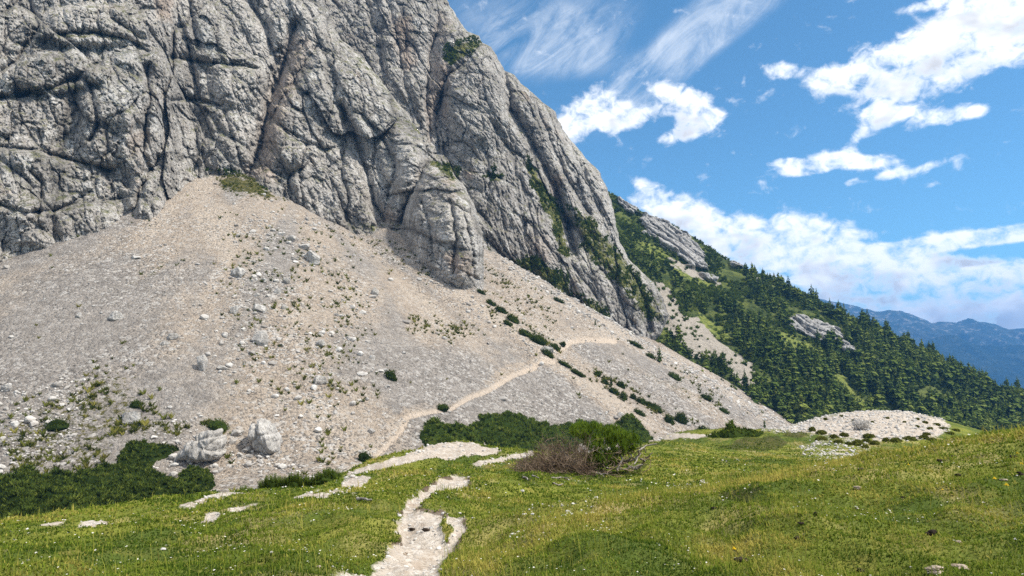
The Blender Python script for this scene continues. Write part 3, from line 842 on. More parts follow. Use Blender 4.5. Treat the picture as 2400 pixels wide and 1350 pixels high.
W2 = wall('rock_shoulder', BACKW, RIGHT2, 620, (-250, 850, 560), 560, .45, (60, 22), M_ROCKB,
          [(32, 1.2, 3.6, 2.6, 1.2, 2.2), (12, .6, 1.8, 1.2, .9, 2.2), (5, .4, 1.1, .7, .7, 1.8), (2.4, .2, .55, .35, .4, 1.5), (1.3, .1, .25, .15, .2, 1.3)],
          GULL2, BULG2, VEG2, TAN2, [([(1300, 320), (1350, 360), (1400, 470), (1360, 440)], 20, .4)], amp=.8)
print('walls', round(time.perf_counter() - T0, 1))

# ------------------------------------------------------------------ wooded spur on the far side
RIDGE = [(1300, 385, 545), (1420, 446, 520), (1480, 485, 515), (1560, 520, 510), (1640, 565, 505), (1700, 606, 500), (1770, 640, 495), (1850, 672, 490), (1920, 706, 485), (2000, 746, 478), (2100, 802, 465), (2200, 858, 450), (2300, 910, 435), (2400, 950, 420), (2600, 1030, 400), (2900, 1110, 380), (3300, 1200, 360)]
TOE = [(1300, 360, -10), (1420, 345, -12), (1480, 335, -14), (1560, 325, -18), (1640, 315, -26), (1700, 310, -30), (1770, 303, -36), (1850, 298, -42), (1920, 294, -44), (2000, 290, -46), (2100, 280, -48), (2200, 268, -50), (2300, 258, -51), (2400, 248, -52), (2600, 235, -54), (2900, 215, -56), (3300, 200, -58)]
_RP = np.array(RIDGE, float)
_RW = at(_RP[:, 0], _RP[:, 1], _RP[:, 2])
_TA = ray(_RP[:, 0], 860.0)[0]
_TP = np.array(TOE, float)
_TW = np.stack([_TA * _TP[:, 1], _TP[:, 1], _TP[:, 2]], -1)
ROCKS_F = [[(1500, 500), (1560, 520), (1610, 550), (1650, 600), (1655, 630), (1620, 625), (1560, 580), (1510, 545)], [(1440, 452), (1480, 480), (1500, 500), (1480, 505), (1450, 480)], [(1835, 742), (1880, 735), (1960, 772), (1975, 800), (2000, 815), (2030, 840), (2010, 835), (1960, 808), (1900, 790), (1850, 765)], [(1640, 640), (1680, 650), (1680, 665), (1650, 655)], [(1710, 605), (1745, 615), (1740, 628), (1715, 620)], [(2040, 840), (2085, 848), (2090, 862), (2045, 852)], [(2120, 860), (2150, 872), (2145, 885), (2125, 878)], [(1770, 652), (1785, 655), (1782, 664), (1770, 662)]]
SCREE_F = [[(1530, 655), (1550, 670), (1610, 735), (1660, 770), (1710, 820), (1765, 860), (1770, 915), (1740, 905), (1690, 860), (1620, 830), (1570, 780), (1545, 720)], [(1575, 608), (1625, 628), (1660, 650), (1690, 662), (1680, 670), (1620, 642), (1575, 618)]]
GRASS_F = [[(1500, 565), (1530, 575), (1560, 605), (1545, 612), (1510, 590)], [(1955, 875), (1975, 880), (2010, 920), (2050, 950), (2060, 965), (2010, 960), (1970, 930), (1950, 900)], [(1535, 755), (1565, 760), (1562, 800), (1545, 810), (1530, 790)], [(1800, 770), (1880, 790), (1930, 830), (1880, 830), (1810, 800)], [(1640, 740), (1700, 770), (1740, 810), (1700, 800), (1650, 770)], [(1560, 600), (1600, 640), (1700, 670), (1690, 680), (1600, 655)], [(1340, 480), (1400, 520), (1450, 590), (1420, 590)]]


def spur(u, v):
    """u 0..1 along the spur, v 0 at the crest, 1 at the foot, below 0 on the far side"""
    q = u * (len(_RP) - 1)
    i = np.arange(len(_RP))
    a = np.stack([np.interp(q, i, _RW[:, j]) for j in range(3)], -1)
    b = np.stack([np.interp(q, i, _TW[:, j]) for j in range(3)], -1)
    w = np.maximum(v, 0)[..., None]
    P = a + (b - a) * w
    back = np.minimum(v, 0)
    P[..., 1] -= back * 160
    P[..., 2] += back * 140
    P[..., 2] += 5 * fbm(P[..., 0] * .018, P[..., 1] * .018, 0, 4) * sstep(0, .12, np.abs(v)) + 1.2 * noise(P[..., 0] * .1, P[..., 1] * .1) * sstep(0, .05, np.abs(v))
    return P


def spur_masks(P):
    PX, PY = pix(P)
    rg = 7 * noise(P[..., 0] * .08, P[..., 1] * .08, P[..., 2] * .08) + 6 * noise(P[..., 0] * .25, P[..., 1] * .25, P[..., 2] * .25)
    rock = np.zeros(PX.shape); sc = np.zeros(PX.shape); gr = np.zeros(PX.shape)
    for p in ROCKS_F: rock = np.maximum(rock, pmask(PX, PY, p, 5, rg))
    for p in SCREE_F: sc = np.maximum(sc, pmask(PX, PY, p, 6, rg * 1.5))
    for p in GRASS_F: gr = np.maximum(gr, pmask(PX, PY, p, 9, rg * 1.5))
    return rock, sc, gr, PX, PY


def spur_material():
    m, t = material('wooded_slope')
    p = t.pos()
    n = t.noise(p, .12, 5, .65); n2 = t.noise(p, .7, 5, .7)
    c = t.mix(t.ramp(n, .4, .6), (.05, .072, .02), (.13, .155, .038))
    c = t.mix(t.math('MULTIPLY', t.ramp(n2, .55, .3), .7), c, (.03, .045, .015))
    gr = t.mix(t.ramp(n2, .3, .68), (.085, .125, .028), (.27, .29, .07))
    gr = t.mix(t.ramp(t.noise(p, .22, 4, .65), .52, .64), gr, (.06, .085, .024))
    c = t.mix(t.ramp(t.math('ADD', t.attr('grass'), t.math('MULTIPLY', t.math('SUBTRACT', n2, .5), .8)), .4, .6), c, gr)
    v = t.vor(p, .9)
    sc = t.mix(t.ramp(n2, .3, .7), (.27, .24, .20), (.44, .40, .345))
    c = t.mix(t.ramp(t.math('ADD', t.attr('scree'), t.math('MULTIPLY', t.math('ADD', t.math('SUBTRACT', n2, .5), t.math('SUBTRACT', n, .5)), 1.1)), .42, .6), c, sc)
    rk = t.mix(t.ramp(t.noise(t.scale(p, 1, 1, .5), .4, 6, .7), .35, .65), (.22, .215, .21), (.5, .49, .475))
    rk = t.mix(t.math('MULTIPLY', t.ramp(t.noise(t.scale(p, 1, 1, .3), .9, 4, .7), .55, .7), .8), rk, (.07, .075, .05))
    c = t.mix(t.ramp(t.math('ADD', t.attr('rock'), t.math('MULTIPLY', t.math('SUBTRACT', n2, .5), .7)), .42, .58), c, rk)
    t.out(t.principled(c, .95, t.bump(n2, 2.0, .8), .1))
    return m


M_SPUR = spur_material()


def build_spur():
    u = np.linspace(0, 1, 620); v = np.concatenate([np.linspace(-.5, 0, 30)[:-1], np.linspace(0, 1.25, 330)])
    U, Vv = np.meshgrid(u, v, indexing='ij')
    P = spur(U, Vv)
    rock, sc, gr, PX, PY = spur_masks(P)
    # crags stand proud and steep
    s = P[..., 0] + P[..., 1]; z = P[..., 2]
    bd, tl, st, jt = blocks(s, z, 12, 77, 1.6)
    b2, t2, s2, j2 = blocks(s, z, 5, 78, 1.6)
    off = rock * (3.5 + 3 * bd + 3 * tl + 2.5 * st - 1.5 * jt + 1.2 * b2 + 1.2 * t2 - .8 * j2 + .8 * fbm(s / 4, z / 4, 0, 2))
    P[..., 1] -= off * .8
    fc = grid_faces(len(u), len(v))
    tag(link('hillside', mesh('hillside', P.reshape(-1, 3), fc, M_SPUR, True, dict(rock=rock.ravel(), scree=sc.ravel(), grass=gr.ravel()))), kind='structure')


build_spur()

# ------------------------------------------------------------------ far ranges and the valley floor
def range_material(name, a, b, w):
    m, t = material(name)
    p = t.pos()
    n = t.noise(t.scale(p, 1, 1, .5), .006, 6, .65); n2 = t.noise(t.scale(p, 1, 1, .35), .02, 6, .7)
    nz = t.n('ShaderNodeSeparateXYZ', i_0=t.n('ShaderNodeNewGeometry').outputs['Normal']).outputs[2]
    c = t.mix(t.ramp(n, .4, .6), a, b)
    c = t.mix(t.math('MULTIPLY', t.ramp(n2, .52, .66), t.attr('bare')), c, w)
    t.out(t.principled(c, 1.0, t.bump(n2, 14.0, 1.0), .0))
    return m


def far_range(name, prof, D, depth, base, mat, seed, rough):
    prof = np.asarray(prof, float)
    px = np.linspace(prof[0, 0], prof[-1, 0], 420)
    py = np.interp(px, prof[:, 0], prof[:, 1])
    W = at(px, py, D)
    v = np.concatenate([np.linspace(-.35, 0, 16)[:-1], np.linspace(0, 1, 150)])
    top = W[:, 2] + rough * 9 * ridged(px * .022, seed + 0 * px, 0, 4) * .5
    V = np.zeros((len(px), len(v), 3))
    fv = np.abs(v)[None]
    s = W[:, 0][:, None]
    fall = fv ** .85
    z = top[:, None] + (base - top[:, None]) * fall
    y = D - v[None] * depth + 0 * s
    g = ridged(s / 420 + seed, y / 1100, 0, 4)
    z = z + rough * 48 * g * sstep(0, .25, fv) * (1 - fv * .6) - rough * 36 * sstep(0, .25, fv)
    y = y + 60 * noise(s / 200, z / 200)
    x = s * (y / D) ** .0 + 30 * noise(s / 150, y / 300) * sstep(0, .1, fv)
    V[..., 0] = x; V[..., 1] = y; V[..., 2] = z
    bare = np.clip(.9 - fv * 1.2 + 0 * s, 0, 1) + 0 * V[..., 0]
    tag(link(name, mesh(name, V.reshape(-1, 3), grid_faces(len(px), len(v)), mat, True, dict(bare=bare.ravel()))), kind='structure')


far_range('mountain_range', [(1700, 700), (1850, 690), (1970, 712), (2024, 725), (2058, 732), (2083, 729), (2114, 730), (2134, 739), (2160, 750), (2184, 760), (2204, 756), (2238, 758), (2263, 749), (2294, 754), (2334, 761), (2365, 775), (2395, 770), (2450, 768), (2560, 800), (2700, 780), (3000, 800), (3400, 830)], 5200, 2200, -290, range_material('far_rock', (.030, .045, .030), (.06, .07, .05), (.30, .285, .26)), 2.2, 1.5)
far_range('wooded_mountain', [(1700, 900), (1900, 880), (2040, 870), (2120, 830), (2182, 799), (2210, 788), (2238, 788), (2260, 800), (2294, 810), (2340, 812), (2400, 809), (2500, 815), (2700, 850), (3000, 860), (3400, 900)], 4200, 1300, -290, range_material('far_wood', (.014, .024, .014), (.028, .038, .02), (.07, .08, .05)), 6.1, 1.0)
far_range('mountain_ridge', [(-4200, 760), (-2600, 640), (-1500, 700), (-600, 660), (300, 700), (1000, 690), (1700, 700), (1800, 730)], 3600, 1500, -260, bpy.data.materials['far_rock'], 9.0, 1.0)
m_, t_ = material('valley_pasture')
t_.out(t_.principled(t_.mix(t_.ramp(t_.noise(t_.pos(), .01, 4), .4, .6), (.05, .07, .03), (.10, .12, .045)), 1.0))
_r = np.concatenate([[0.0], np.exp(np.linspace(math.log(60), math.log(8200), 40))]); _a = np.linspace(0, 2 * math.pi, 97)
_A, _Q = np.meshgrid(_a, _r, indexing='ij')
_z = -75 - 190 * sstep(300, 1500, _Q)
tag(link('valley_floor', mesh('valley_floor', np.stack([_Q * np.sin(_A), _Q * np.cos(_A), _z], -1), grid_faces(97, 41), m_)), kind='structure')
print('hills', round(time.perf_counter() - T0, 1))

# ------------------------------------------------------------------ plants: leaves and materials
M_PINE = leafy('dwarf_pine_needles', ((.018, .032, .007), (.085, .122, .022), (.20, .235, .042)), .30, .25)
M_PINE_LIGHT = leafy('dwarf_pine_needles_young', ((.035, .058, .012), (.115, .165, .028), (.23, .27, .055)), .35, .35)
M_FIR = leafy('conifer_needles', ((.036, .062, .018), (.092, .142, .036), (.19, .245, .06)), .3, .03, .5)
M_LARCH = leafy('larch_needles', ((.06, .10, .024), (.145, .205, .042), (.26, .31, .07)), .35, .03, .4)
M_GRASS = leafy('grass_blades', ((.044, .082, .010), (.172, .228, .027), (.40, .35, .085)), .38, .35)
M_TUFT = leafy('tussock', ((.045, .062, .012), (.13, .145, .028), (.26, .24, .06)), .3, .9)


def plain(name, col, col2, scale, rough=.9, bump=0.0):
    m, t = material(name)
    p = t.n('ShaderNodeTexCoord').outputs['Object']
    n = t.noise(p, scale, 5, .65)
    t.out(t.principled(t.mix(t.ramp(n, .35, .65), col, col2), rough, t.bump(n, bump, .8) if bump else None, .15))
    return m


M_BARK = plain('bark', (.09, .07, .055), (.18, .15, .12), 3, .95, .03)
M_DEAD = plain('weathered_wood', (.15, .125, .105), (.36, .33, .30), 6, .9, .01)
M_TWIG = plain('dead_twigs', (.10, .068, .045), (.26, .195, .14), 2, .95)
M_DUNG = plain('dried_dung', (.012, .009, .007), (.055, .040, .030), 30, .95, .012)
M_YELLOW = plain('yellow_petals', (.70, .48, .01), (.80, .60, .03), 40, .8)
M_WHITE = plain('white_petals', (.62, .60, .52), (.78, .77, .72), 40, .8)
M_STEM = plain('flower_stem', (.10, .16, .03), (.16, .2, .05), 20)
M_GREYTWIG = plain('bleached_twigs', (.36, .34, .32), (.55, .53, .5), 5, .9)


def needle_clump(n, length, width, seed, up=.6, spread=1.0):
    """a shoot: narrow leaves rising round a point"""
    r = np.random.default_rng(seed)
    V = []
    for i in range(n):
        a = r.uniform(0, 6.283); t = r.uniform(.05, 1.0) * spread
        d = np.array([math.cos(a) * t, math.sin(a) * t, up + r.uniform(0, .5)]); d /= np.linalg.norm(d)
        L = length * r.uniform(.6, 1.1); w = width * r.uniform(.7, 1.2)
        s = np.cross(d, r.normal(size=3)); s /= np.linalg.norm(s)
        b = r.normal(size=3) * length * .12
        V += [b - s * w * .6, b + s * w * .6, b + d * L]
    V = np.array(V); Fc = np.arange(3 * n).reshape(n, 3)
    return V, Fc


def pine_patch(name, poly_px, mat, label, group=None, h=1.6, dens=2.2, cl=.55, hfun=None, where=None, lift=4, seed=1, cell=1.0, cat='dwarf pine'):
    """a thicket of dwarf pine: a lumpy body with upright shoots all over it"""
    r = np.random.default_rng(seed)
    hf = hfun or scree_h; wh = where or on_scree
    base = []
    for a, b in poly_px:
        q = wh(a, b + lift)
        if q is not None: base.append(q[:2])
    base = np.array(base)
    lo, hi = base.min(0) - 1.5, base.max(0) + 1.5
    st = max(.35 * cell, (hi - lo).max() / 260)
    gx = np.arange(lo[0], hi[0], st); gy = np.arange(lo[1], hi[1], st)
    X, Y = np.meshgrid(gx, gy, indexing='ij')

    def top(X, Y):
        d, _ = seg_dist(X, Y, np.concatenate([base, base[:1]]))
        d = np.where(inside(X, Y, base), d, -d) + 1.0 * cell * noise(X * .35 / cell, Y * .35 / cell, seed)
        e = np.sqrt(np.clip(d / (1.3 * cell), 0, 1))
        lump = .58 + .75 * noise(X * .42 / cell, Y * .42 / cell, seed + 3) + .45 * noise(X * 1.1 / cell, Y * 1.1 / cell, seed + 5)
        return h * e * lump, d
    H, d = top(X, Y)
    G = hf(X.ravel(), Y.ravel()).reshape(X.shape)
    Z = G - .3 + np.where(d > 0, H * .9 + .3, -.3)
    keep = d > -.6 * cell
    fc = grid_faces(len(gx), len(gy))
    fc = fc[keep.ravel()[fc].all(1)]
    if not len(fc): return None
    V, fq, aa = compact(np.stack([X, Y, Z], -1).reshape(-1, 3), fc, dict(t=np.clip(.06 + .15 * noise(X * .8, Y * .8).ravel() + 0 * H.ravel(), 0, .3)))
    tri = np.concatenate([fq[:, [0, 1, 2]], fq[:, [0, 2, 3]]])
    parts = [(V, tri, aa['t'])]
    area = np.abs(np.dot(base[:, 0], np.roll(base[:, 1], 1)) - np.dot(base[:, 1], np.roll(base[:, 0], 1))) / 2
    n = int(min(max(area * dens * 1.6, 40), 30000))
    for k in range(3):
        m = n // 3 + 8
        q = np.stack([r.uniform(lo[0], hi[0], m * 3), r.uniform(lo[1], hi[1], m * 3)], -1)
        Hq, dq = top(q[:, 0], q[:, 1])
        s = dq > .02
        q, Hq = q[s][:int(m * 1.6)], Hq[s][:int(m * 1.6)]
        zz = hf(q[:, 0], q[:, 1]) + Hq * .88
        pv, pf = needle_clump(13, cl * 1.05, cl * .28, seed * 10 + k, .5, 1.15)
        c = len(q)
        Vs, Fs = scatter(pv, pf, np.stack([q[:, 0], q[:, 1], zz], -1), r.uniform(0, 6.28, c), r.uniform(.7, 1.35, c) * (.55 + .45 * np.clip(Hq / h, 0, 1)))
        tt = np.repeat(np.clip(.42 + .30 * noise(q[:, 0] * .5, q[:, 1] * .5, seed) + r.normal(0, .25, c), 0, 1), len(pv))
        parts.append((Vs, Fs, tt))
    V, Fc, T = join(parts)
    o = base.mean(0); oz = float(hf(o[0:1], o[1:2])[0])
    V = V - np.array([o[0], o[1], oz])
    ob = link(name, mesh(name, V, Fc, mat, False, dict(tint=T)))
    ob.location = (o[0], o[1], oz)
    return tag(ob, label, cat, group)


PATCHES = [
    ([(-90, 1135), (0, 1122), (60, 1112), (150, 1108), (200, 1105), (268, 1085), (266, 1070), (292, 1046), (350, 1036), (420, 1034), (428, 1045), (412, 1066), (360, 1082), (340, 1100), (372, 1112), (395, 1122), (430, 1132), (470, 1160), (400, 1185), (200, 1225), (40, 1245), (-90, 1250)], M_PINE, 'vast dark thicket of dwarf pine filling the hollow below the flat-topped boulder', 2.8, 2.6, .7, 1, 1.9),
    ([(408, 1150), (414, 1115), (440, 1097), (485, 1092), (508, 1128), (470, 1150)], M_PINE, 'dark rounded dwarf pine just under the flat-topped boulder', 2.2, 4, .6, 2, 1.1),
    ([(988, 1056), (990, 986), (1010, 981), (1045, 984), (1092, 997), (1132, 1034), (1100, 1060)], M_PINE_LIGHT, 'lighter green dwarf pine thicket with a straight left edge beside the trail', 2.2, 2.0, .85, 3, 1.8),
    ([(1094, 1002), (1122, 988), (1114, 966), (1150, 962), (1222, 972), (1262, 988), (1330, 992), (1385, 1012), (1340, 1062), (1200, 1062), (1148, 1036)], M_PINE_LIGHT, 'broad domed dwarf pine thicket behind the bush with dead twigs', 2.9, 2.0, .9, 4, 2.2),
    ([(1350, 988), (1382, 983), (1432, 997), (1452, 1016), (1440, 1032), (1395, 1036)], M_PINE_LIGHT, 'small domed dwarf pine directly behind the bright green half of the bush', 2.4, 2.2, .85, 5, 1.8),
    ([(1450, 968), (1480, 972), (1502, 988), (1512, 1002), (1536, 1024), (1500, 1032), (1460, 1022), (1454, 992)], M_PINE_LIGHT, 'wedge of yellowish green dwarf pine at the foot of the long scree tongue', 3.0, 2.2, .75, 6, 1.6),
]
for poly, mat, lab, h, de, cl, sd_, ce in PATCHES:
    pine_patch('dwarf_pine', poly, mat, lab, 'dwarf pine thickets at the foot of the scree', h, de, cl, lift=9, seed=sd_, cell=ce)
pine_patch('dwarf_pine', [(1668, 1020), (1690, 1011), (1740, 1007), (1785, 1014), (1782, 1021), (1700, 1024)], M_PINE_LIGHT, 'flat bright green mat of dwarf pine on the far rim of the meadow', 'dwarf pine thickets at the foot of the scree', .75, 9, .32, hfun=meadow_h, where=on_meadow, lift=3, seed=8, cell=.7)


def bush(px, py, w, h, label, mat=M_PINE, slant=0.0, group='dwarf pines scattered over the scree', seed=0, hf=on_scree, name='dwarf_pine', cat='dwarf pine', dome=None):
    """a single low shrub on the slope, w by h photograph pixels"""
    q = hf(px, py + h * .45)
    if q is None: return
    r = np.random.default_rng(seed + int(px * 7 + py))
    m = q[1] / F
    W, Hh = w * m * .5, h * m
    n = int(np.clip(W * Hh * 40, 120, 420))
    d = r.normal(size=(n, 3)); d /= np.linalg.norm(d, axis=1)[:, None]
    d[:, 2] = np.abs(d[:, 2]); rad = r.uniform(.55, 1, n) ** .5
    k = 1 + .35 * noise(d[:, 0] * 1.8 + px, d[:, 1] * 1.8, d[:, 2] * 1.8)
    P = d * rad[:, None] * k[:, None] * np.array([W, max(W * .7, .5), Hh * .8])
    P[:, 2] += -slant * P[:, 0]
    sv, sf = icosphere(2)
    body = sv * np.array([W, max(W * .7, .5), Hh * .8]) * (.78 + .25 * noise(sv[:, 0] * 1.8 + px, sv[:, 1] * 1.8, sv[:, 2] * 1.8))[:, None]
    body[:, 2] = np.where(body[:, 2] < 0, body[:, 2] * .8, body[:, 2]) - slant * body[:, 0]
    cl = max(.24, 3.2 * m)
    pv, pf = needle_clump(7, cl, cl * .24, seed + 3, .7, .9)
    Vs, Fs = scatter(pv, pf, P, r.uniform(0, 6.28, n), r.uniform(.6, 1.2, n))
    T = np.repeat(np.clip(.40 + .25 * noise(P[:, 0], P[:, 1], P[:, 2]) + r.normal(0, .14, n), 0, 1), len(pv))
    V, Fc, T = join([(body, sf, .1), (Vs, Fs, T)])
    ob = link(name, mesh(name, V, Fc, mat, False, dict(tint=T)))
    ob.location = q
    return tag(ob, label, cat, group)


CH = 'dark dwarf pine in the row down the gully between the scree tongues'
for i, b in enumerate([
        (917, 876, 32, 26, 'lone dark dwarf pine beside a white stone on the open middle scree', M_PINE, .5), (1037, 951, 34, 16, 'low dark dwarf pine on the upper side of the trail bend', M_PINE, 0), (855, 1067, 42, 30, 'rounded dwarf pine beside the lower end of the trail', M_PINE, .1),
        (132, 990, 60, 26, 'dark dwarf pine above the grassy rubble left of the slanted boulder', M_PINE, -.1), (318, 944, 34, 20, 'small dwarf pine up the slope above the slanted boulder', M_PINE, 0), (512, 992, 56, 24, 'flat dwarf pine growing behind the top of the flat-topped boulder', M_PINE_LIGHT, .25),
        (1152, 708, 26, 12, CH, M_PINE, .5), (1175, 724, 30, 14, CH, M_PINE, .5), (1203, 745, 34, 18, CH, M_PINE, .5), (1128, 683, 20, 9, CH, M_PINE, .5), (1232, 778, 40, 16, CH, M_PINE, .4), (1262, 792, 44, 22, CH, M_PINE, .3), (1300, 811, 30, 14, CH, M_PINE, .2), (1285, 826, 30, 16, CH, M_PINE, .5), (1190, 755, 24, 12, CH, M_PINE, .5), (1318, 805, 18, 10, CH, M_PINE, 0),
        (1325, 852, 36, 10, CH, M_PINE, .5), (1355, 872, 40, 10, CH, M_PINE, .5), (1400, 874, 22, 14, 'round dwarf pine standing alone above the row of bushes', M_PINE, 0), (1418, 893, 22, 12, CH, M_PINE, .4), (1455, 900, 24, 16, CH, M_PINE, .1), (1440, 915, 30, 14, CH, M_PINE, .5), (1462, 925, 20, 22, CH, M_PINE, .2), (1484, 928, 18, 14, CH, M_PINE, .2), (1505, 938, 34, 16, CH, M_PINE, .3), (1535, 952, 44, 18, CH, M_PINE, .5),
        (1568, 980, 30, 20, CH, M_PINE, .1), (1596, 976, 36, 28, 'largest round dwarf pine at the lower end of the gully row', M_PINE, .1), (1647, 1006, 34, 20, 'round dwarf pine at the very foot of the far scree', M_PINE, 0), (1500, 965, 30, 12, CH, M_PINE, .5), (1582, 880, 32, 16, 'low dwarf pine alone in the middle of the far scree', M_PINE_LIGHT, .5), (1655, 930, 32, 12, 'thin dwarf pine among stones on the far scree', M_PINE, .2), (1697, 961, 28, 10, 'small flat dwarf pine low on the far scree', M_PINE_LIGHT, .4),
        (1490, 806, 36, 10, 'dwarf pine strip on the upper edge of the far scree', M_PINE, .5), (1525, 833, 24, 12, 'dwarf pine beside the lone conifer on the far scree', M_PINE, .3), (1310, 703, 28, 8, 'low dwarf pine high on the bright upper edge of the far scree', M_PINE, .4), (1450, 990, 16, 12, 'tiny round dwarf pine above the wedge of pines', M_PINE, 0)]):
    bush(b[0], b[1], b[2], b[3], b[4], b[5], b[6], seed=i)


# ------------------------------------------------------------------ conifers
def conifer(h, r0, tiers, per, seed, droop=.35, ragged=.25, first=.12, dome=1.0):
    r = np.random.default_rng(seed)
    V, Fc, T = [], [], []
    for k in range(tiers):
        f = k / (tiers - 1)
        z = h * (first + (1 - first) * f)
        rad = r0 * ((1 - f) ** dome * .95 + .05) * (1 + ragged * r.normal())
        rad = max(rad, .12 * r0 * .4)
        for j in range(max(4, int(per * (1 - .5 * f)))):
            a = r.uniform(0, 6.283); L = rad * r.uniform(.7, 1.15)
            w = L * r.uniform(.22, .36) + .12
            d = np.array([math.cos(a), math.sin(a), 0]); s = np.array([-math.sin(a), math.cos(a), 0])
            zz = z + r.uniform(-.4, .4) * h / tiers
            p0 = np.array([0, 0, zz]) + d * L * .08
            p1 = d * L * .6 + s * w + np.array([0, 0, zz - L * droop * .35 + r.uniform(-.1, .1)])
            p2 = d * L * .6 - s * w + np.array([0, 0, zz - L * droop * .35 + r.uniform(-.1, .1)])
            p3 = d * L + np.array([0, 0, zz - L * droop * r.uniform(.5, 1.1)])
            p4 = d * L * .45 + np.array([0, 0, zz - L * droop - .35 * h / tiers])
            b = len(V)
            V += [p0, p1, p3, p2, p4]; t = np.clip(.45 + .14 * r.normal() + .12 * (f - .5), 0, 1); T += [t] * 5
            Fc += [(b, b + 1, b + 2), (b, b + 2, b + 3), (b + 1, b + 4, b + 2), (b + 3, b + 2, b + 4)]
    V += [np.array([-.1, 0, h * .96]), np.array([.1, 0, h * .96]), np.array([0, 0, h * 1.0])]
    T += [.5] * 3; b = len(V); Fc.append((b - 3, b - 2, b - 1))
    return np.array(V), np.array(Fc), np.array(T)


KINDS = []
for i, (h, r0, ti, pe, dr, rg, fi, do, mat, lab) in enumerate([
        (11, 2.6, 16, 11, .45, .2, .05, .62, M_FIR, 'spruce'), (12, 2.5, 17, 10, .5, .25, .05, .6, M_FIR, 'spruce'), (11, 3.2, 16, 14, .5, .3, .06, .42, M_LARCH, 'larch'), (13, 3.3, 18, 14, .5, .35, .08, .42, M_LARCH, 'larch'), (9, 3.0, 13, 13, .5, .3, .04, .42, M_FIR, 'pine'), (6, 3.2, 8, 11, .15, .35, .05, .4, M_FIR, 'pine')]):
    V, Fc, T = conifer(h, r0, ti, pe, 40 + i, dr, rg, fi, do)
    me = mesh('crown', V, Fc, mat, False, dict(tint=T))
    tv, tf = tube([(0, 0, -1.0), (0.02, 0, h * .3), (0, .03, h * .65), (0, 0, h * .97)], [.2, .16, .1, .03], 5)
    tm = mesh('trunk', tv, tf, M_BARK)
    KINDS.append((V, Fc, T, me, tm, lab, mat))


def tree(kind, loc, s, yaw, label, group, name=None):
    V, Fc, T, me, tm, lab, _ = KINDS[kind]
    e = link(name or {'spruce': 'spruce_tree', 'larch': 'larch_tree', 'pine': 'pine_tree'}[lab], None)
    e.location = loc; e.scale = (s, s, s); e.rotation_euler = (0, 0, yaw); e.empty_display_size = .1
    link('crown', me, e); link('trunk', tm, e)
    return tag(e, label, 'tree', group)


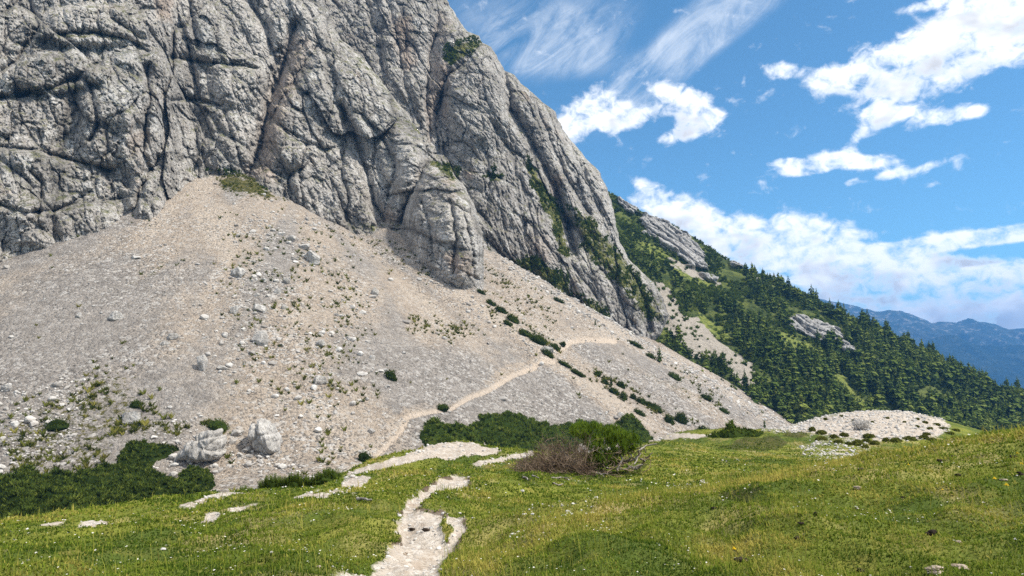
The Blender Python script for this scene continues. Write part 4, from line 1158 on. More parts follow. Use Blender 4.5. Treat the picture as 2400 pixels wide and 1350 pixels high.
def build_forest():
    r = np.random.default_rng(77)
    n = 16000
    U = r.uniform(.05, .93, n); Vv = r.uniform(-.03, 1.1, n)
    P = spur(U, Vv)
    rock, sc, gr, PX, PY = spur_masks(P)
    clear = np.maximum(np.maximum(rock * 1.0, sc), gr)
    den = 1.0 - np.clip(clear * 1.7, 0, 1)
    den *= np.where(Vv < .38, np.interp(PX, [1400, 1900, 2080, 2200], [.4, .35, .7, 1.0]), 1.0)
    den *= np.interp(PX, [1400, 1500, 1600, 1700, 1800, 2000, 2500], [.22, .25, .38, .6, .75, .95, 1.0])
    clump = noise(P[:, 0] * .03, P[:, 1] * .03, P[:, 2] * .03)
    den *= sstep(-.22, .3, clump + .18 * sstep(1700, 2200, PX))
    crest = np.abs(Vv) < .05
    den = np.where(crest, den * np.interp(PX, [1400, 1680, 1700, 2000, 2200], [0, .0, .35, .5, .9]), den)
    ok = (r.uniform(size=n) < den) & (PX < 2560) & (PX > 1395)
    # thin to a minimum spacing
    P, PX, PY, Vv = P[ok], PX[ok], PY[ok], Vv[ok]
    cell = {}; keep = []
    for i in range(len(P)):
        k = (int(P[i, 0] // 4.2), int(P[i, 1] // 4.2), int(P[i, 2] // 5))
        if k in cell: continue
        cell[k] = 1; keep.append(i)
    P, PX, PY = P[keep], PX[keep], PY[keep]
    n = len(P)
    sp = noise(P[:, 0] * .02 + 9, P[:, 1] * .02)
    kind = np.where(r.uniform(size=n) < .22 + .45 * sp, r.integers(0, 2, n), r.integers(2, 5, n))
    kind = np.where((PX < 1750) & (r.uniform(size=n) < .35), 5, kind)
    size = (.45 + .85 * r.beta(1.6, 1.6, n)) * np.interp(PX, [1400, 1600, 1800, 2100, 2400], [.62, .7, .82, .95, 1.1])
    d = np.hypot(P[:, 0], P[:, 1])
    hidden = np.zeros(n, bool)
    # what stands behind scree, walls or mound cannot be seen
    for i in range(n):
        a, b = ray(PX[i], PY[i] - 22 * size[i] * 400 / d[i])
    show = (PX < 2395) & (PX > 1430) & (PY < np.interp(PX, [1400, 1560, 1700, 1850, 1950, 2060, 2200, 2290, 2400], [640, 800, 900, 985, 965, 958, 975, 1010, 1000]))
    app = size * 10 / d * show
    order = np.argsort(-app)
    pick = set(order[:290].tolist())
    zones = [(lambda x, y: y > 930 - 0 * x and x > 2150, 'conifer low in the forest behind the gravel mound'), (lambda x, y: x > 2150, 'conifer on the forested crest before the blue mountains'),
             (lambda x, y: x > 1930 and y > 850, 'conifer round the bright clearing above the gravel mound'), (lambda x, y: x > 1800, 'conifer in the forest around the diagonal pale crag'), (lambda x, y: y > 800, 'conifer beside the pale scree chute at the foot of the wooded slope'), (lambda x, y: True, 'conifer scattered high on the wooded slope near the grey crags')]
    for i in pick:
        z = next(l for f, l in zones if f(PX[i], PY[i]))
        nm = {'spruce': 'slim dark ', 'larch': 'light green broad ', 'pine': 'dark bushy '}[KINDS[kind[i]][5]]
        tree(int(kind[i]), P[i], float(size[i]), float(r.uniform(0, 6.28)), nm + z, nm + z)
    rest = np.array([i for i in range(n) if i not in pick])
    yaw = r.uniform(0, 6.28, n)
    for nm, mat, ks in (('forest', M_FIR, (0, 1, 4, 5)), ('larch_forest', M_LARCH, (2, 3))):
        parts = []
        for k in ks:
            s = rest[kind[rest] == k]
            if not len(s): continue
            V, Fc, T = KINDS[k][:3]
            Vs, Fs = scatter(V, Fc, P[s], yaw[s], size[s])
            parts.append((Vs, Fs, np.clip(np.tile(T, len(s)) + np.repeat(r.normal(0, .2, len(s)), len(T)), 0, 1)))
        V, Fc, T = join(parts)
        tag(link(nm, mesh(nm, V, Fc, mat, False, dict(tint=T))), kind='stuff')
    # dwarf pine carpet between the trees
    n = 24000
    U = r.uniform(.03, .93, n); Vv = r.uniform(-.06, 1.05, n)
    Q = spur(U, Vv); rock, sc, gr, PX, PY = spur_masks(Q)
    ok = (r.uniform(size=n) < (1 - np.clip(rock * .92 + sc * .86 + gr * .93, 0, 1)) * sstep(-.5, .1, noise(Q[:, 0] * .05, Q[:, 1] * .05, Q[:, 2] * .05))) & (PX > 1380) & (PX < 2560)
    Q = Q[ok]; m = len(Q)
    parts = []
    for k in range(4):
        pv, pf = needle_clump(26, 1.6, .42, 300 + k, .6, .9)
        pv = pv * np.array([1.2, 1.2, .9])
        s = np.arange(m) % 4 == k
        Vs, Fs = scatter(pv, pf, Q[s], r.uniform(0, 6.28, s.sum()), r.uniform(.7, 1.7, s.sum()))
        parts.append((Vs, Fs, np.repeat(np.clip(.34 + .45 * noise(Q[s][:, 0] * .04, Q[s][:, 1] * .04) + r.normal(0, .2, s.sum()), 0, 1), len(pv))))
    V, Fc, T = join(parts)
    tag(link('undergrowth', mesh('undergrowth', V, Fc, M_PINE_LIGHT, False, dict(tint=T))), kind='stuff')
    print('trees', n, len(rest))


build_forest()


def wall_plants():
    """dwarf pines and small trees rooted on the ledges of the far wall"""
    r = np.random.default_rng(9)
    g = W2; P, PX, PY = g['P'][:g['PX'].shape[0]], g['PX'], g['PY']
    m = np.zeros(PX.shape)
    rg = 8 * noise(PX * .04, PY * .04)
    for poly, s, v in VEG2 + [([(1140, 400), (1170, 410), (1150, 430)], 5, .6)]:
        m = np.maximum(m, (v if v > .5 else .08) * pmask(PX, PY, poly, s, rg))
    m *= sstep(-.35, .15, noise(PX * .03, PY * .03))
    idx = np.argwhere(m > .3)
    idx = idx[r.permutation(len(idx))[:1500]]
    Q = P[idx[:, 0], idx[:, 1]]
    parts = []
    pv, pf = needle_clump(24, 1.25, .36, 500, .5, 1.0)
    Vs, Fs = scatter(pv, pf, Q, r.uniform(0, 6.28, len(Q)), r.uniform(.6, 1.4, len(Q)))
    parts.append((Vs, Fs, np.repeat(np.clip(.45 + .3 * noise(Q[:, 0] * .1, Q[:, 2] * .1) + r.normal(0, .12, len(Q)), 0, 1), len(pv))))
    # the same on the ledges of the front wall
    P1, X1, Y1 = W1['P'][:W1['PX'].shape[0]], W1['PX'], W1['PY']
    m1 = pmask(X1, Y1, [(1015, 370), (1050, 380), (1078, 412), (1060, 420), (1030, 395)], 5) + .7 * pmask(X1, Y1, [(455, 395), (560, 400), (640, 455), (560, 420)], 6)
    i1 = np.argwhere(m1 > .4); i1 = i1[r.permutation(len(i1))[:90]]
    Q1 = P1[i1[:, 0], i1[:, 1]]
    Vs, Fs = scatter(pv, pf, Q1, r.uniform(0, 6.28, len(Q1)), r.uniform(.6, 1.2, len(Q1)))
    parts.append((Vs, Fs, np.repeat(np.clip(r.normal(.45, .15, len(Q1)), 0, 1), len(pv))))
    V, Fc, T = join(parts)
    tag(link('ledge_shrubbery', mesh('ledge_shrubbery', V, Fc, M_PINE, False, dict(tint=T))), kind='stuff')
    # conifers standing on the ledges, traced one by one
    spots = [(1242, 398), (1278, 450), (1292, 470), (1158, 418), (1318, 500), (1300, 660), (1315, 645), (1340, 690), (1440, 590), (1452, 640), (1470, 560), (1395, 600), (1420, 625), (1485, 690), (1500, 660), (1330, 660)]
    for i, (x, y) in enumerate(spots):
        k = np.argmin((PX - x) ** 2 + (PY - y) ** 2)
        q = P.reshape(-1, 3)[k]
        if i in (0, 3):
            lab = ('lone slim conifer on the grassy ledge halfway up the far wall', 'single dark conifer in the blank middle of the far wall')[i == 3]
            tree(1, q - np.array([0, 0, .5]), .8, i, lab, 'conifers on the rock ledges')
        else:
            lab = 'small dark conifer rooted on a ledge of the far rock wall'
            tree((0, 1, 4)[i % 3], q - np.array([0, 0, .5]), r.uniform(.42, .66), i, lab, 'small dark conifers on wall ledges')
    for x, y, hpx, lab in ((1545, 848, 42, 'lone slim conifer standing on the far scree edge'), (1432, 903, 28, 'slim conifer in the middle of the gully row of bushes'), (1792, 1002, 22, 'small conifer at the lower right tip of the far scree'), (1395, 762, 16, 'tiny conifer high on the bright edge of the far scree'), (1292, 690, 12, 'smallest conifer near the snow white streak below the far wall'), (1462, 940, 30, 'narrow conifer rising from the pines at the gully bottom')):
        q = on_scree(x, y)
        if q is not None:
            tree(1, q, hpx * q[1] / F / 13.3, 1.0, lab, 'conifers on the open scree')


wall_plants()
print('plants', round(time.perf_counter() - T0, 1))

# ------------------------------------------------------------------ boulders
ICO4, ICO3, ICO1 = icosphere(4), icosphere(3), icosphere(1)


def rock_shape(seed, sub=ICO4, cuts=9, rough=.08, dims=(1, .8, .7)):
    r = np.random.default_rng(seed)
    v = sub[0].copy()
    for _ in range(cuts):
        n = r.normal(size=3); n /= np.linalg.norm(n); c = r.uniform(.48, .82)
        d = v @ n - c
        v = v - np.clip(d, 0, None)[:, None] * n * .92
    v = v + v * (rough * fbm(v[:, 0] * 2.2 + seed, v[:, 1] * 2.2, v[:, 2] * 2.2, 4) + .4 * rough * ridged(v[:, 0] * 4, v[:, 1] * 4 + seed, v[:, 2] * 4, 2) - .4 * rough)[:, None]
    return v * np.array(dims), sub[1]


def boulder_material():
    m, t = material('pale_limestone_boulder')
    p = t.n('ShaderNodeTexCoord').outputs['Object']
    oi = t.n('ShaderNodeObjectInfo').outputs['Random']
    g = t.pos()
    n1 = t.noise(t.scale(g, 1, 1, .35), .9, 6, .65); n2 = t.noise(g, 3.2, 5, .7); n3 = t.noise(t.scale(g, 1, 1, .25), 2.0, 5, .7)
    c = t.mix(t.ramp(n1, .36, .62), (.33, .315, .295), (.58, .56, .53))
    c = t.mix(t.math('MULTIPLY', t.ramp(n3, .5, .66), .75), c, (.17, .16, .15))
    c = t.mix(t.math('MULTIPLY', t.ramp(n2, .45, .28), .6), c, (.16, .15, .14))
    c = t.mix(t.math('MULTIPLY', oi, .3), c, (.40, .37, .33))
    t.out(t.principled(c, .93, t.bump(t.math('ADD', n2, n3), .35, .9), .12))
    return m


M_BOULDER = boulder_material()
BOULDERS = [
    (730, 603, 44, 30, 'big grey boulder with a dark crack high on the scree, largest up there'), (557, 640, 34, 26, 'grey boulder with a green tuft below it on the upper scree'), (610, 792, 42, 34, 'broad white boulder streaked by cracks in mid scree'), (748, 892, 32, 22, 'rounded white boulder with a shaded belly on the lower middle scree'),
    (472, 853, 26, 38, 'upright white boulder with a shrub at its right side'), (265, 740, 38, 24, 'smooth slanting pale slab alone on the left scree'), (608, 723, 32, 18, 'flat white boulder with moss at its right end'), (548, 727, 24, 20, 'split white boulder left of the mossy flat one'), (670, 659, 18, 16, 'round pale boulder below the big cracked one'),
    (750, 805, 22, 18, 'round grey boulder right of the broad white one'), (402, 789, 28, 16, 'brownish boulder above a smaller white one on the left scree'), (385, 804, 20, 11, 'small white boulder touching the underside of the brownish one'), (878, 684, 18, 22, 'bright white boulder with a bush on its lower right side'), (712, 578, 30, 15, 'flat boulder just above the big cracked one'), (684, 559, 20, 17, 'grey boulder at the top of the upright line of boulders'),
    (650, 682, 18, 12, 'bright white wedge of rock left on the upper scree'), (665, 720, 16, 13, 'small pale boulder right of the mossy flat one'), (183, 739, 15, 15, 'small pale boulder with a green tuft below it on the left scree'), (15, 908, 26, 20, 'white boulder at the left border of the scree'), (308, 980, 44, 30, 'smooth pale boulder leaning left among the grassy rubble'), (556, 1016, 28, 15, 'low white rock in the gap between the two giant boulders'),
    (1282, 820, 34, 16, 'pale boulder under the lowest bushes of the gully row'), (1456, 974, 16, 16, 'white boulder at the top of the wedge of dwarf pines'), (1490, 777, 14, 10, 'grey boulder on the bright upper border of the far scree'), (903, 868, 14, 9, 'white stone tucked behind the lone bush on the open scree'), (870, 1010, 18, 12, 'pale boulder beside a tuft left of the lower trail'), (520, 862, 30, 10, 'flat reddish slab right of the upright white boulder'), (655, 1060, 10, 8, 'small white stone at the foot of the pointed boulder')]
for i, (x, y, w, h, lab) in enumerate(BOULDERS):
    q = on_scree(x, y + h * .35)
    if q is None: continue
    m = q[1] / F
    v, f = rock_shape(100 + i, ICO4 if w > 24 else ICO3, 13, .09, (1, .75, 1))
    ex = v.max(0) - v.min(0)
    v = (v - (v.max(0) + v.min(0)) / 2) / ex * np.array([w * m, w * m * .8, h * m * 1.25])
    o = link('boulder', mesh('boulder', v, f, M_BOULDER, i % 3 != 0))
    o.location = (q[0], q[1] + w * m * .1, q[2] + h * m * .28)
    o.rotation_euler = (0, (.15, -.2, .05)[i % 3], 0)
    tag(o, lab, 'boulder', 'boulders lying on the scree')


def giant(outline, sight, name, label, depth, seed, groove, slab=None):
    """a free-standing giant boulder: front outline at its true size, rounded into the depth"""
    poly = np.array(outline, float)
    q = on_scree(*sight)
    m = q[1] / F
    c = poly.mean(0); poly = c + (poly - c) * .78
    sub = icosphere(5); v = sub[0].copy()
    ang = np.arctan2(v[:, 2], v[:, 0])
    # radius of the outline in every direction
    pa = np.arctan2(-(poly[:, 1] - c[1]), poly[:, 0] - c[0]); pr = np.hypot(poly[:, 0] - c[0], poly[:, 1] - c[1]) * m
    o = np.argsort(pa); pa, pr = pa[o], pr[o]
    rr = np.interp(ang, np.concatenate([pa - 2 * math.pi, pa, pa + 2 * math.pi]), np.tile(pr, 3))
    h = np.hypot(v[:, 0], v[:, 2]) ** .62
    x = np.cos(ang) * rr * h; z = np.sin(ang) * rr * h
    y = np.sign(v[:, 1]) * np.abs(v[:, 1]) ** .75 * depth
    P = np.stack([x, y, z], -1)
    N = v
    lean = groove
    g = ridged((x + lean * z) * .75 + seed, z * .16, y * .3, 4); b = fbm(x * .35, z * .35 + seed, y * .35, 4)
    f1, f2, idh, ox, oy = worley(x * .33 + .3 * z * .3 + seed, z * .3, seed)
    d = .30 * g + .55 * b + .45 * (1 - np.exp(-(f2 - f1) * 6)) + .5 * (np.sin(idh * 60) * ox + np.cos(idh * 91) * oy)
    if slab is not None:
        d = d - 1.0 * np.exp(-((z - slab - .12 * x) / .35) ** 2) * (x > -3.5)
    P = P + N * (d - .3)[:, None]
    ob = link(name, mesh(name, P, sub[1], M_BOULDER, True))
    wpt = at(c[0], c[1], q[1] + depth * .5)
    ob.location = wpt
    return tag(ob, label, 'boulder', 'giant boulders at the foot of the scree')


giant([(413, 1082), (420, 1066), (437, 1045), (455, 1022), (462, 1010), (490, 1002), (515, 1000), (525, 1012), (528, 1040), (525, 1052), (533, 1065), (520, 1075), (490, 1083), (466, 1090), (440, 1085)], (470, 1084), 'boulder', 'giant pale boulder with a flat white slab across its top', 4.0, 3, .3, 2.0)
giant([(584, 1020), (590, 1000), (598, 985), (608, 974), (618, 982), (628, 995), (640, 1008), (655, 1035), (656, 1058), (645, 1068), (630, 1070), (612, 1060), (594, 1042)], (632, 1066), 'boulder', 'tall pointed boulder with slanting dark grooves standing alone right of the flat-topped one', 2.6, 8, .35)


def rubble():
    r = np.random.default_rng(21)
    protos = []
    for k in range(6):
        v, f = rock_shape(900 + k, ICO1, 5, .15, (1, .8, .62)); protos.append((v, f))
    # loose stones by sight angle and distance, larger near the foot and along the boulder train
    n = 90000
    az = np.radians(r.uniform(-40, 27, n)); d = r.uniform(60, 345, n)
    x, y = d * np.sin(az), d * np.cos(az)
    z = scree_h(x, y)
    base, idx, dist = scree_base(x, y)
    PX, PY = pix(np.stack([x, y, z], -1))
    train = pmask(PX, PY, [(520, 520), (700, 500), (860, 640), (900, 860), (880, 1000), (700, 1060), (520, 940), (470, 760), (540, 600)], 70)
    foot = pmask(PX, PY, [(-20, 900), (250, 870), (420, 960), (560, 1000), (700, 1100), (420, 1110), (250, 1060), (-20, 1130)], 40)
    strip = pmask(PX, PY, [(900, 560), (1120, 700), (1290, 840), (1180, 800), (960, 640)], 18) + pmask(PX, PY, [(1150, 560), (1560, 800), (1860, 1000), (1780, 985), (1480, 810), (1180, 640)], 12) + .6 * pmask(PX, PY, [(1380, 950), (1460, 970), (1440, 1000), (1370, 985)], 12)
    p = .16 + .6 * train + .9 * foot + .8 * strip
    p *= sstep(-.45, .2, noise(x * .06, y * .06))
    ok = r.uniform(size=n) < p
    x, y, z, train, foot, strip, d = [q[ok] for q in (x, y, z, train, foot, strip, d)]
    for gpx, gpy, spread in ((470, 1086, 5.0), (630, 1068, 3.5), (730, 615, 4.0), (610, 806, 3.5)):      # debris packed round the giants
        q = on_scree(gpx, gpy); m = 130
        ex, ey = q[0] + r.normal(0, spread, m), q[1] - 1.5 + r.normal(0, 2.0, m)
        x, y, z, d = np.concatenate([x, ex]), np.concatenate([y, ey]), np.concatenate([z, scree_h(ex, ey)]), np.concatenate([d, np.hypot(ex, ey)])
        train, foot, strip = [np.concatenate([a_, np.full(m, .5)]) for a_ in (train, foot, strip)]
    big = np.maximum(np.maximum(train, 1.5 * foot), strip)
    n = len(x)
    s = (.12 + .19 * r.pareto(2.9, n)) * (.75 + .55 * big) * np.clip(d / 200, .6, 1.3)
    s = np.minimum(s, 1.2)
    parts = []
    for k, (v, f) in enumerate(protos):
        q = np.arange(n) % 6 == k
        Vs, Fs = scatter(v, f, np.stack([x[q], y[q], z[q] + s[q] * .15], -1), r.uniform(0, 6.28, q.sum()), s[q][:, None] * r.uniform(.7, 1.3, (q.sum(), 3)), r.uniform(-.5, .5, q.sum()))
        parts.append((Vs, Fs, np.repeat(r.uniform(0, 1, q.sum()), len(v))))
    V, Fc, T = join(parts)
    m, t = material('loose_stones')
    a = t.attr('tint'); nn = t.noise(t.pos(), 2.0, 4, .7)
    c = t.mix(a, (.27, .25, .23), (.60, .58, .55)); c = t.mix(t.math('MULTIPLY', t.ramp(nn, .5, .3), .5), c, (.2, .19, .17))
    t.out(t.principled(c, .95, None, .1))
    tag(link('rubble', mesh('rubble', V, Fc, m, False, dict(tint=T))), kind='stuff')
    # tufts of grass between the stones
    n = 80000
    az = np.radians(r.uniform(-40, 27, n)); d = r.uniform(60, 330, n)
    x, y = d * np.sin(az), d * np.cos(az); z = scree_h(x, y)
    PX, PY = pix(np.stack([x, y, z], -1))
    p = .008 * np.ones(n)
    for poly, soft, v in GRASSP:
        p = np.maximum(p, (v - .12) * 1.5 * pmask(PX, PY, poly, soft))
    p *= sstep(-.35, .2, noise(x * .12, y * .12))
    ok = r.uniform(size=n) < p
    x, y, z, d = x[ok], y[ok], z[ok], d[ok]; n = len(x)
    pv, pf = needle_clump(12, .75, .2, 70, .45, 1.15)
    Vs, Fs = scatter(pv, pf, np.stack([x, y, z], -1), r.uniform(0, 6.28, n), r.uniform(.5, 1.4, n) * np.where(d < 165, 1.35, np.clip(d / 170, .7, 1.3)))
    T = np.repeat(np.clip(.5 + r.normal(0, .25, n), 0, 1), len(pv))
    tag(link('grass_tufts', mesh('grass_tufts', Vs, Fs, M_TUFT, False, dict(tint=T))), kind='stuff')


rubble()
print('rocks', round(time.perf_counter() - T0, 1))

# ------------------------------------------------------------------ meadow growth
def build_grass():
    r = np.random.default_rng(31)
    n = 760000
    az = np.radians(r.uniform(-46, 46, n)); d = np.exp(r.uniform(math.log(2.8), math.log(64), n))
    x, y = d * np.sin(az), d * np.cos(az)
    z, a, (PX, PY, near) = meadow_fields(x, y)
    bare = a['gravel'] + .55 * noise(x * 1.3, y * 1.3) * .6 + .3 * noise(x * 5, y * 5)
    ok = (bare < .46) & (a['path'] < .5 + .3 * noise(x * 4, y * 4))
    ok &= r.uniform(size=n) < np.where(d < 16, 1.0, .75)
    x, y, z, d, PX = x[ok], y[ok], z[ok], d[ok], PX[ok]
    dry, dark, soil = a['dry'][ok], a['dark'][ok], a['soil'][ok]
    n = len(x)
    # every blade a bent sliver of its own, larger bunches with distance
    patch = noise(x * .7, y * .7); fine = noise(x * 2.6, y * 2.6)
    L = (.022 + .017 * np.clip(patch + .5, 0, 1.2) + .008 * fine) * r.uniform(.5, 1.5, n) * (1 + .9 * dry) * np.clip(d / 11, .9, 2.2)
    tallk = (r.uniform(size=n) < .012 + .05 * dry) & (d < 16)
    L = np.where(tallk, r.uniform(.10, .22, n), L)
    w = np.clip(.0042 * d / 5, .0038, .030) * r.uniform(.7, 1.4, n)
    w = np.where(tallk, w * .55, w)
    th = r.uniform(0, 6.283, n); lean = r.uniform(.3, 1.45, n); lean = np.where(tallk, r.uniform(.05, .6, n), lean)
    dx, dy = np.cos(th), np.sin(th)
    sx, sy = -dy * w, dx * w
    b = np.stack([x, y, z - .008], -1)
    tip = b + np.stack([dx * L * np.sin(lean), dy * L * np.sin(lean), L * np.cos(lean) + .008], -1)
    mid = b + np.stack([dx * L * .5 * np.sin(lean * .6), dy * L * .5 * np.sin(lean * .6), L * .55 * np.cos(lean * .6)], -1)
    s = np.stack([sx, sy, 0 * sx], -1)
    V = np.stack([b - s, b + s, mid + s * .8, mid - s * .8, tip], 1).reshape(-1, 3)
    o = (np.arange(n) * 5)[:, None]
    Fc = np.concatenate([o + [0, 1, 2], o + [0, 2, 3], o + [3, 2, 4]])
    mid_ = noise(x * 1.3 + 5, y * .9) + 1.2 * noise(x * .3, y * .3 + 4); T = .36 + .34 * patch + .36 * fine + .36 * mid_ + r.normal(0, .16, n) + .42 * dry - .35 * dark - .15 * soil
    # moss-yellow cushions and darker clover
    for px, py, rx, ry, v in ((1985, 1232, 50, 20, .3), (1870, 1280, 60, 24, .35), (2300, 1270, 60, 25, -.2), (1560, 1310, 90, 30, -.2), (2100, 1230, 90, 25, -.15), (1300, 1330, 60, 20, -.3), (250, 1310, 150, 30, -.15), (600, 1270, 120, 25, -.15)):
        q = on_meadow(px, py)
        if q is None: continue
        m = q[1] / F
        T = T + v * np.exp(-((x - q[0]) / (rx * m)) ** 2 - ((y - q[1]) / (ry * m * 4)) ** 2)
    T = np.where(tallk, np.maximum(T, .72), T)
    odd = r.uniform(size=n); T = np.where(odd < .05, r.uniform(.75, 1, n), np.where(odd > .92, T - .35, T))
    tag(link('grass', mesh('grass', V, Fc, M_GRASS, False, dict(tint=np.repeat(np.clip(T, 0, 1), 5)))), kind='stuff')
    # small white flowers: low heads of a few petals on the turf
    n = 5200
    az = np.radians(r.uniform(-39, 39, n)); d = np.exp(r.uniform(math.log(3.6), math.log(45), n))
    x, y = d * np.sin(az), d * np.cos(az)
    z, a, (PX, PY, near) = meadow_fields(x, y)
    cl = noise(x * .5 + 7, y * .5) + .6 * noise(x * 1.9, y * 1.9)
    ok = (a['gravel'] < .15) & (cl > .12)
    x, y, z, d = x[ok], y[ok], z[ok], d[ok]; n = len(x)
    pv, pf = [], []
    for k in range(5):
        t0, t1 = k * 1.2566, k * 1.2566 + .95
        pv += [(0, 0, 0), (math.cos(t0), math.sin(t0), .25), (math.cos(t1), math.sin(t1), .25)]; pf.append((3 * k, 3 * k + 1, 3 * k + 2))
    pv, pf = np.array(pv, float), np.array(pf)
    Vs, Fs = scatter(pv, pf, np.stack([x, y, z + r.uniform(.025, .06, n)], -1), r.uniform(0, 6.28, n), np.clip(d * .0011, .006, .026) * r.uniform(.6, 1.4, n), r.uniform(-.5, .5, n))
    tag(link('white_flowers', mesh('white_flowers', Vs, Fs, M_WHITE, False)), kind='stuff')
    # stones strewn over turf, grit and path
    n = 26000
    az = np.radians(r.uniform(-39, 39, n)); d = np.exp(r.uniform(math.log(4.2), math.log(70), n))
    x, y = d * np.sin(az), d * np.cos(az)
    z, a, (PX, PY, near) = meadow_fields(x, y)
    cluster = pmask(PX, PY, [(1560, 1150), (1600, 1135), (1650, 1122), (1690, 1135), (1640, 1145), (1600, 1152)], 8) + .6 * pmask(PX, PY, [(1680, 1082), (1730, 1076), (1740, 1082), (1690, 1086)], 5) + .8 * pmask(PX, PY, [(1330, 1170), (1420, 1165), (1430, 1185), (1320, 1215), (1200, 1250), (1210, 1220)], 12) + .9 * pmask(PX, PY, BARE[-1][0], 10)
    p = .012 + .8 * a['gravel'] + .25 * sstep(.01, .3, a['gravel']) + .8 * cluster * ~near
    ok = r.uniform(size=n) < p
    x, y, z, d, cluster = x[ok], y[ok], z[ok], d[ok], cluster[ok]; n = len(x)
    # coarse rubble on the gravel mound and along the bare crest
    mx, my = r.uniform(19, 46, 9000), r.uniform(40, 72, 9000)
    _, ma, (MX, MY, mn) = meadow_fields(mx, my)
    sel = (ma['gravel'] > .35) & (r.uniform(size=9000) < .75)
    mz = meadow_h(mx[sel], my[sel])
    x, y, z, d, cluster = np.concatenate([x, mx[sel]]), np.concatenate([y, my[sel]]), np.concatenate([z, mz]), np.concatenate([d, np.hypot(mx[sel], my[sel])]), np.concatenate([cluster, .6 + 0 * mz]); n = len(x)
    s = (.006 + .010 * r.pareto(2.6, n)) * np.clip(d / 8, .8, 5) * (1 + .6 * cluster); s = np.minimum(s, .0062 * d ** .78)
    v, f = rock_shape(950, ICO1, 5, .15, (1, .8, .6))
    Vs, Fs = scatter(v, f, np.stack([x, y, z + s * .2], -1), r.uniform(0, 6.28, n), s[:, None] * r.uniform(.7, 1.3, (n, 3)), r.uniform(-.4, .4, n))
    tag(link('gravel', mesh('gravel', Vs, Fs, bpy.data.materials['loose_stones'], False, dict(tint=np.repeat(r.uniform(.45, 1, n), len(v))))), kind='stuff')


build_grass()
print('grass', round(time.perf_counter() - T0, 1))


def dung(px, py, w, h, label, seed, pale=False):
    q = on_meadow(px, py + h * .3)
    if q is None: return
    m = q[1] / F
    r = np.random.default_rng(seed)
    parts = []
    for k in range(9 if w > 22 else 6):
        v, f = rock_shape(seed * 20 + k, ICO3 if w > 30 else icosphere(2), 4, .22, (1, .9, .7))
        a = r.uniform(0, 6.28); rr = r.uniform(0, .55)
        parts.append((v * r.uniform(.24, .42) * np.array([w, w * .8, h]) * m + np.array([math.cos(a) * rr * w * .5, math.sin(a) * rr * w * .4, r.uniform(.0, .45) * h]) * m, f, 0))
    V, Fc, T = join(parts)
    nm = 'rock' if pale else 'dung_heap'
    o = link(nm, mesh(nm, V, Fc, M_PALE if pale else M_DUNG, True))
    o.location = q
    tag(o, label, 'rock' if pale else 'dung', ('pale rocks in the near turf' if pale else 'dark dung heaps in the near turf'))


M_PALE = plain('pale_crumbling_rock', (.20, .16, .12), (.50, .42, .34), 22, .95, .02)
for i, (x, y, w, h, lab, p) in enumerate([
        (2181, 1250, 24, 20, 'large dark round dung heap, the blackest lump on the right', 0), (1745, 1316, 36, 18, 'wide black dung heap beside a yellow flower at the lower border', 0), (1912, 1210, 12, 13, 'upright black dung lump above the yellow moss', 0), (1880, 1225, 18, 9, 'flat dark dung pat just left of the upright lump', 0), (2018, 1100, 18, 10, 'dark dung pat near the dry crest with a brown tuft above it', 0), (1908, 1110, 14, 9, 'small black dung lump on the dry crest', 0),
        (2207, 1079, 22, 10, 'brown dung pat with pale crumbs high on the bank', 0), (2232, 1070, 20, 7, 'flat brown dung pat just above the crumbled one', 0), (2377, 1070, 18, 8, 'greyish dung pat near the right border beside a yellow flower', 0), (2245, 1113, 14, 8, 'small dark dung pat in the middle of the upper bank', 0), (2393, 1110, 20, 10, 'dark dung heap cut off by the right border', 0), (1869, 1259, 16, 10, 'grey dung pat above the yellow moss cushion', 0), (1866, 1310, 14, 10, 'small dark dung lump in the turf below the yellow moss', 0), (2017, 1332, 22, 11, 'dark brown dung pat low in the turf left of the pale rocks', 0), (2116, 1166, 14, 6, 'little flat dung pat in the middle of the bank', 0), (2002, 1190, 16, 9, 'greyish dung lump above the yellow green cushion', 0), (1672, 1192, 14, 8, 'small dark dung lump beside the brown grass hummock', 0),
        (2194, 1334, 40, 22, 'large pale crumbling rock at the lower border of the right turf', 1), (2252, 1330, 38, 15, 'brown flat rock next to the large pale crumbling one', 1), (2246, 1272, 16, 14, 'small pinkish rock below the blackest dung heap', 1), (2011, 1145, 22, 12, 'small pale rock in the turf of the middle bank', 1), (2355, 1127, 20, 7, 'thin flat grey rock in the right bank', 1), (949, 1296, 16, 9, 'single dark grey stone lying on the footpath', 1), (848, 1348, 14, 8, 'small brown stone at the lower left border of the footpath', 1), (748, 1329, 14, 9, 'small white stone alone in the left turf', 1)]):
    dung(x, y, w, h, lab, 60 + i, bool(p))
for i, (x, y, w, h, lab) in enumerate([(968, 1238, 20, 10, 'clod of dark earth on the left side of the footpath'), (1000, 1242, 20, 9, 'clod of dark earth in the middle of the footpath')]):
    dung(x, y, w, h, lab, 160 + i)


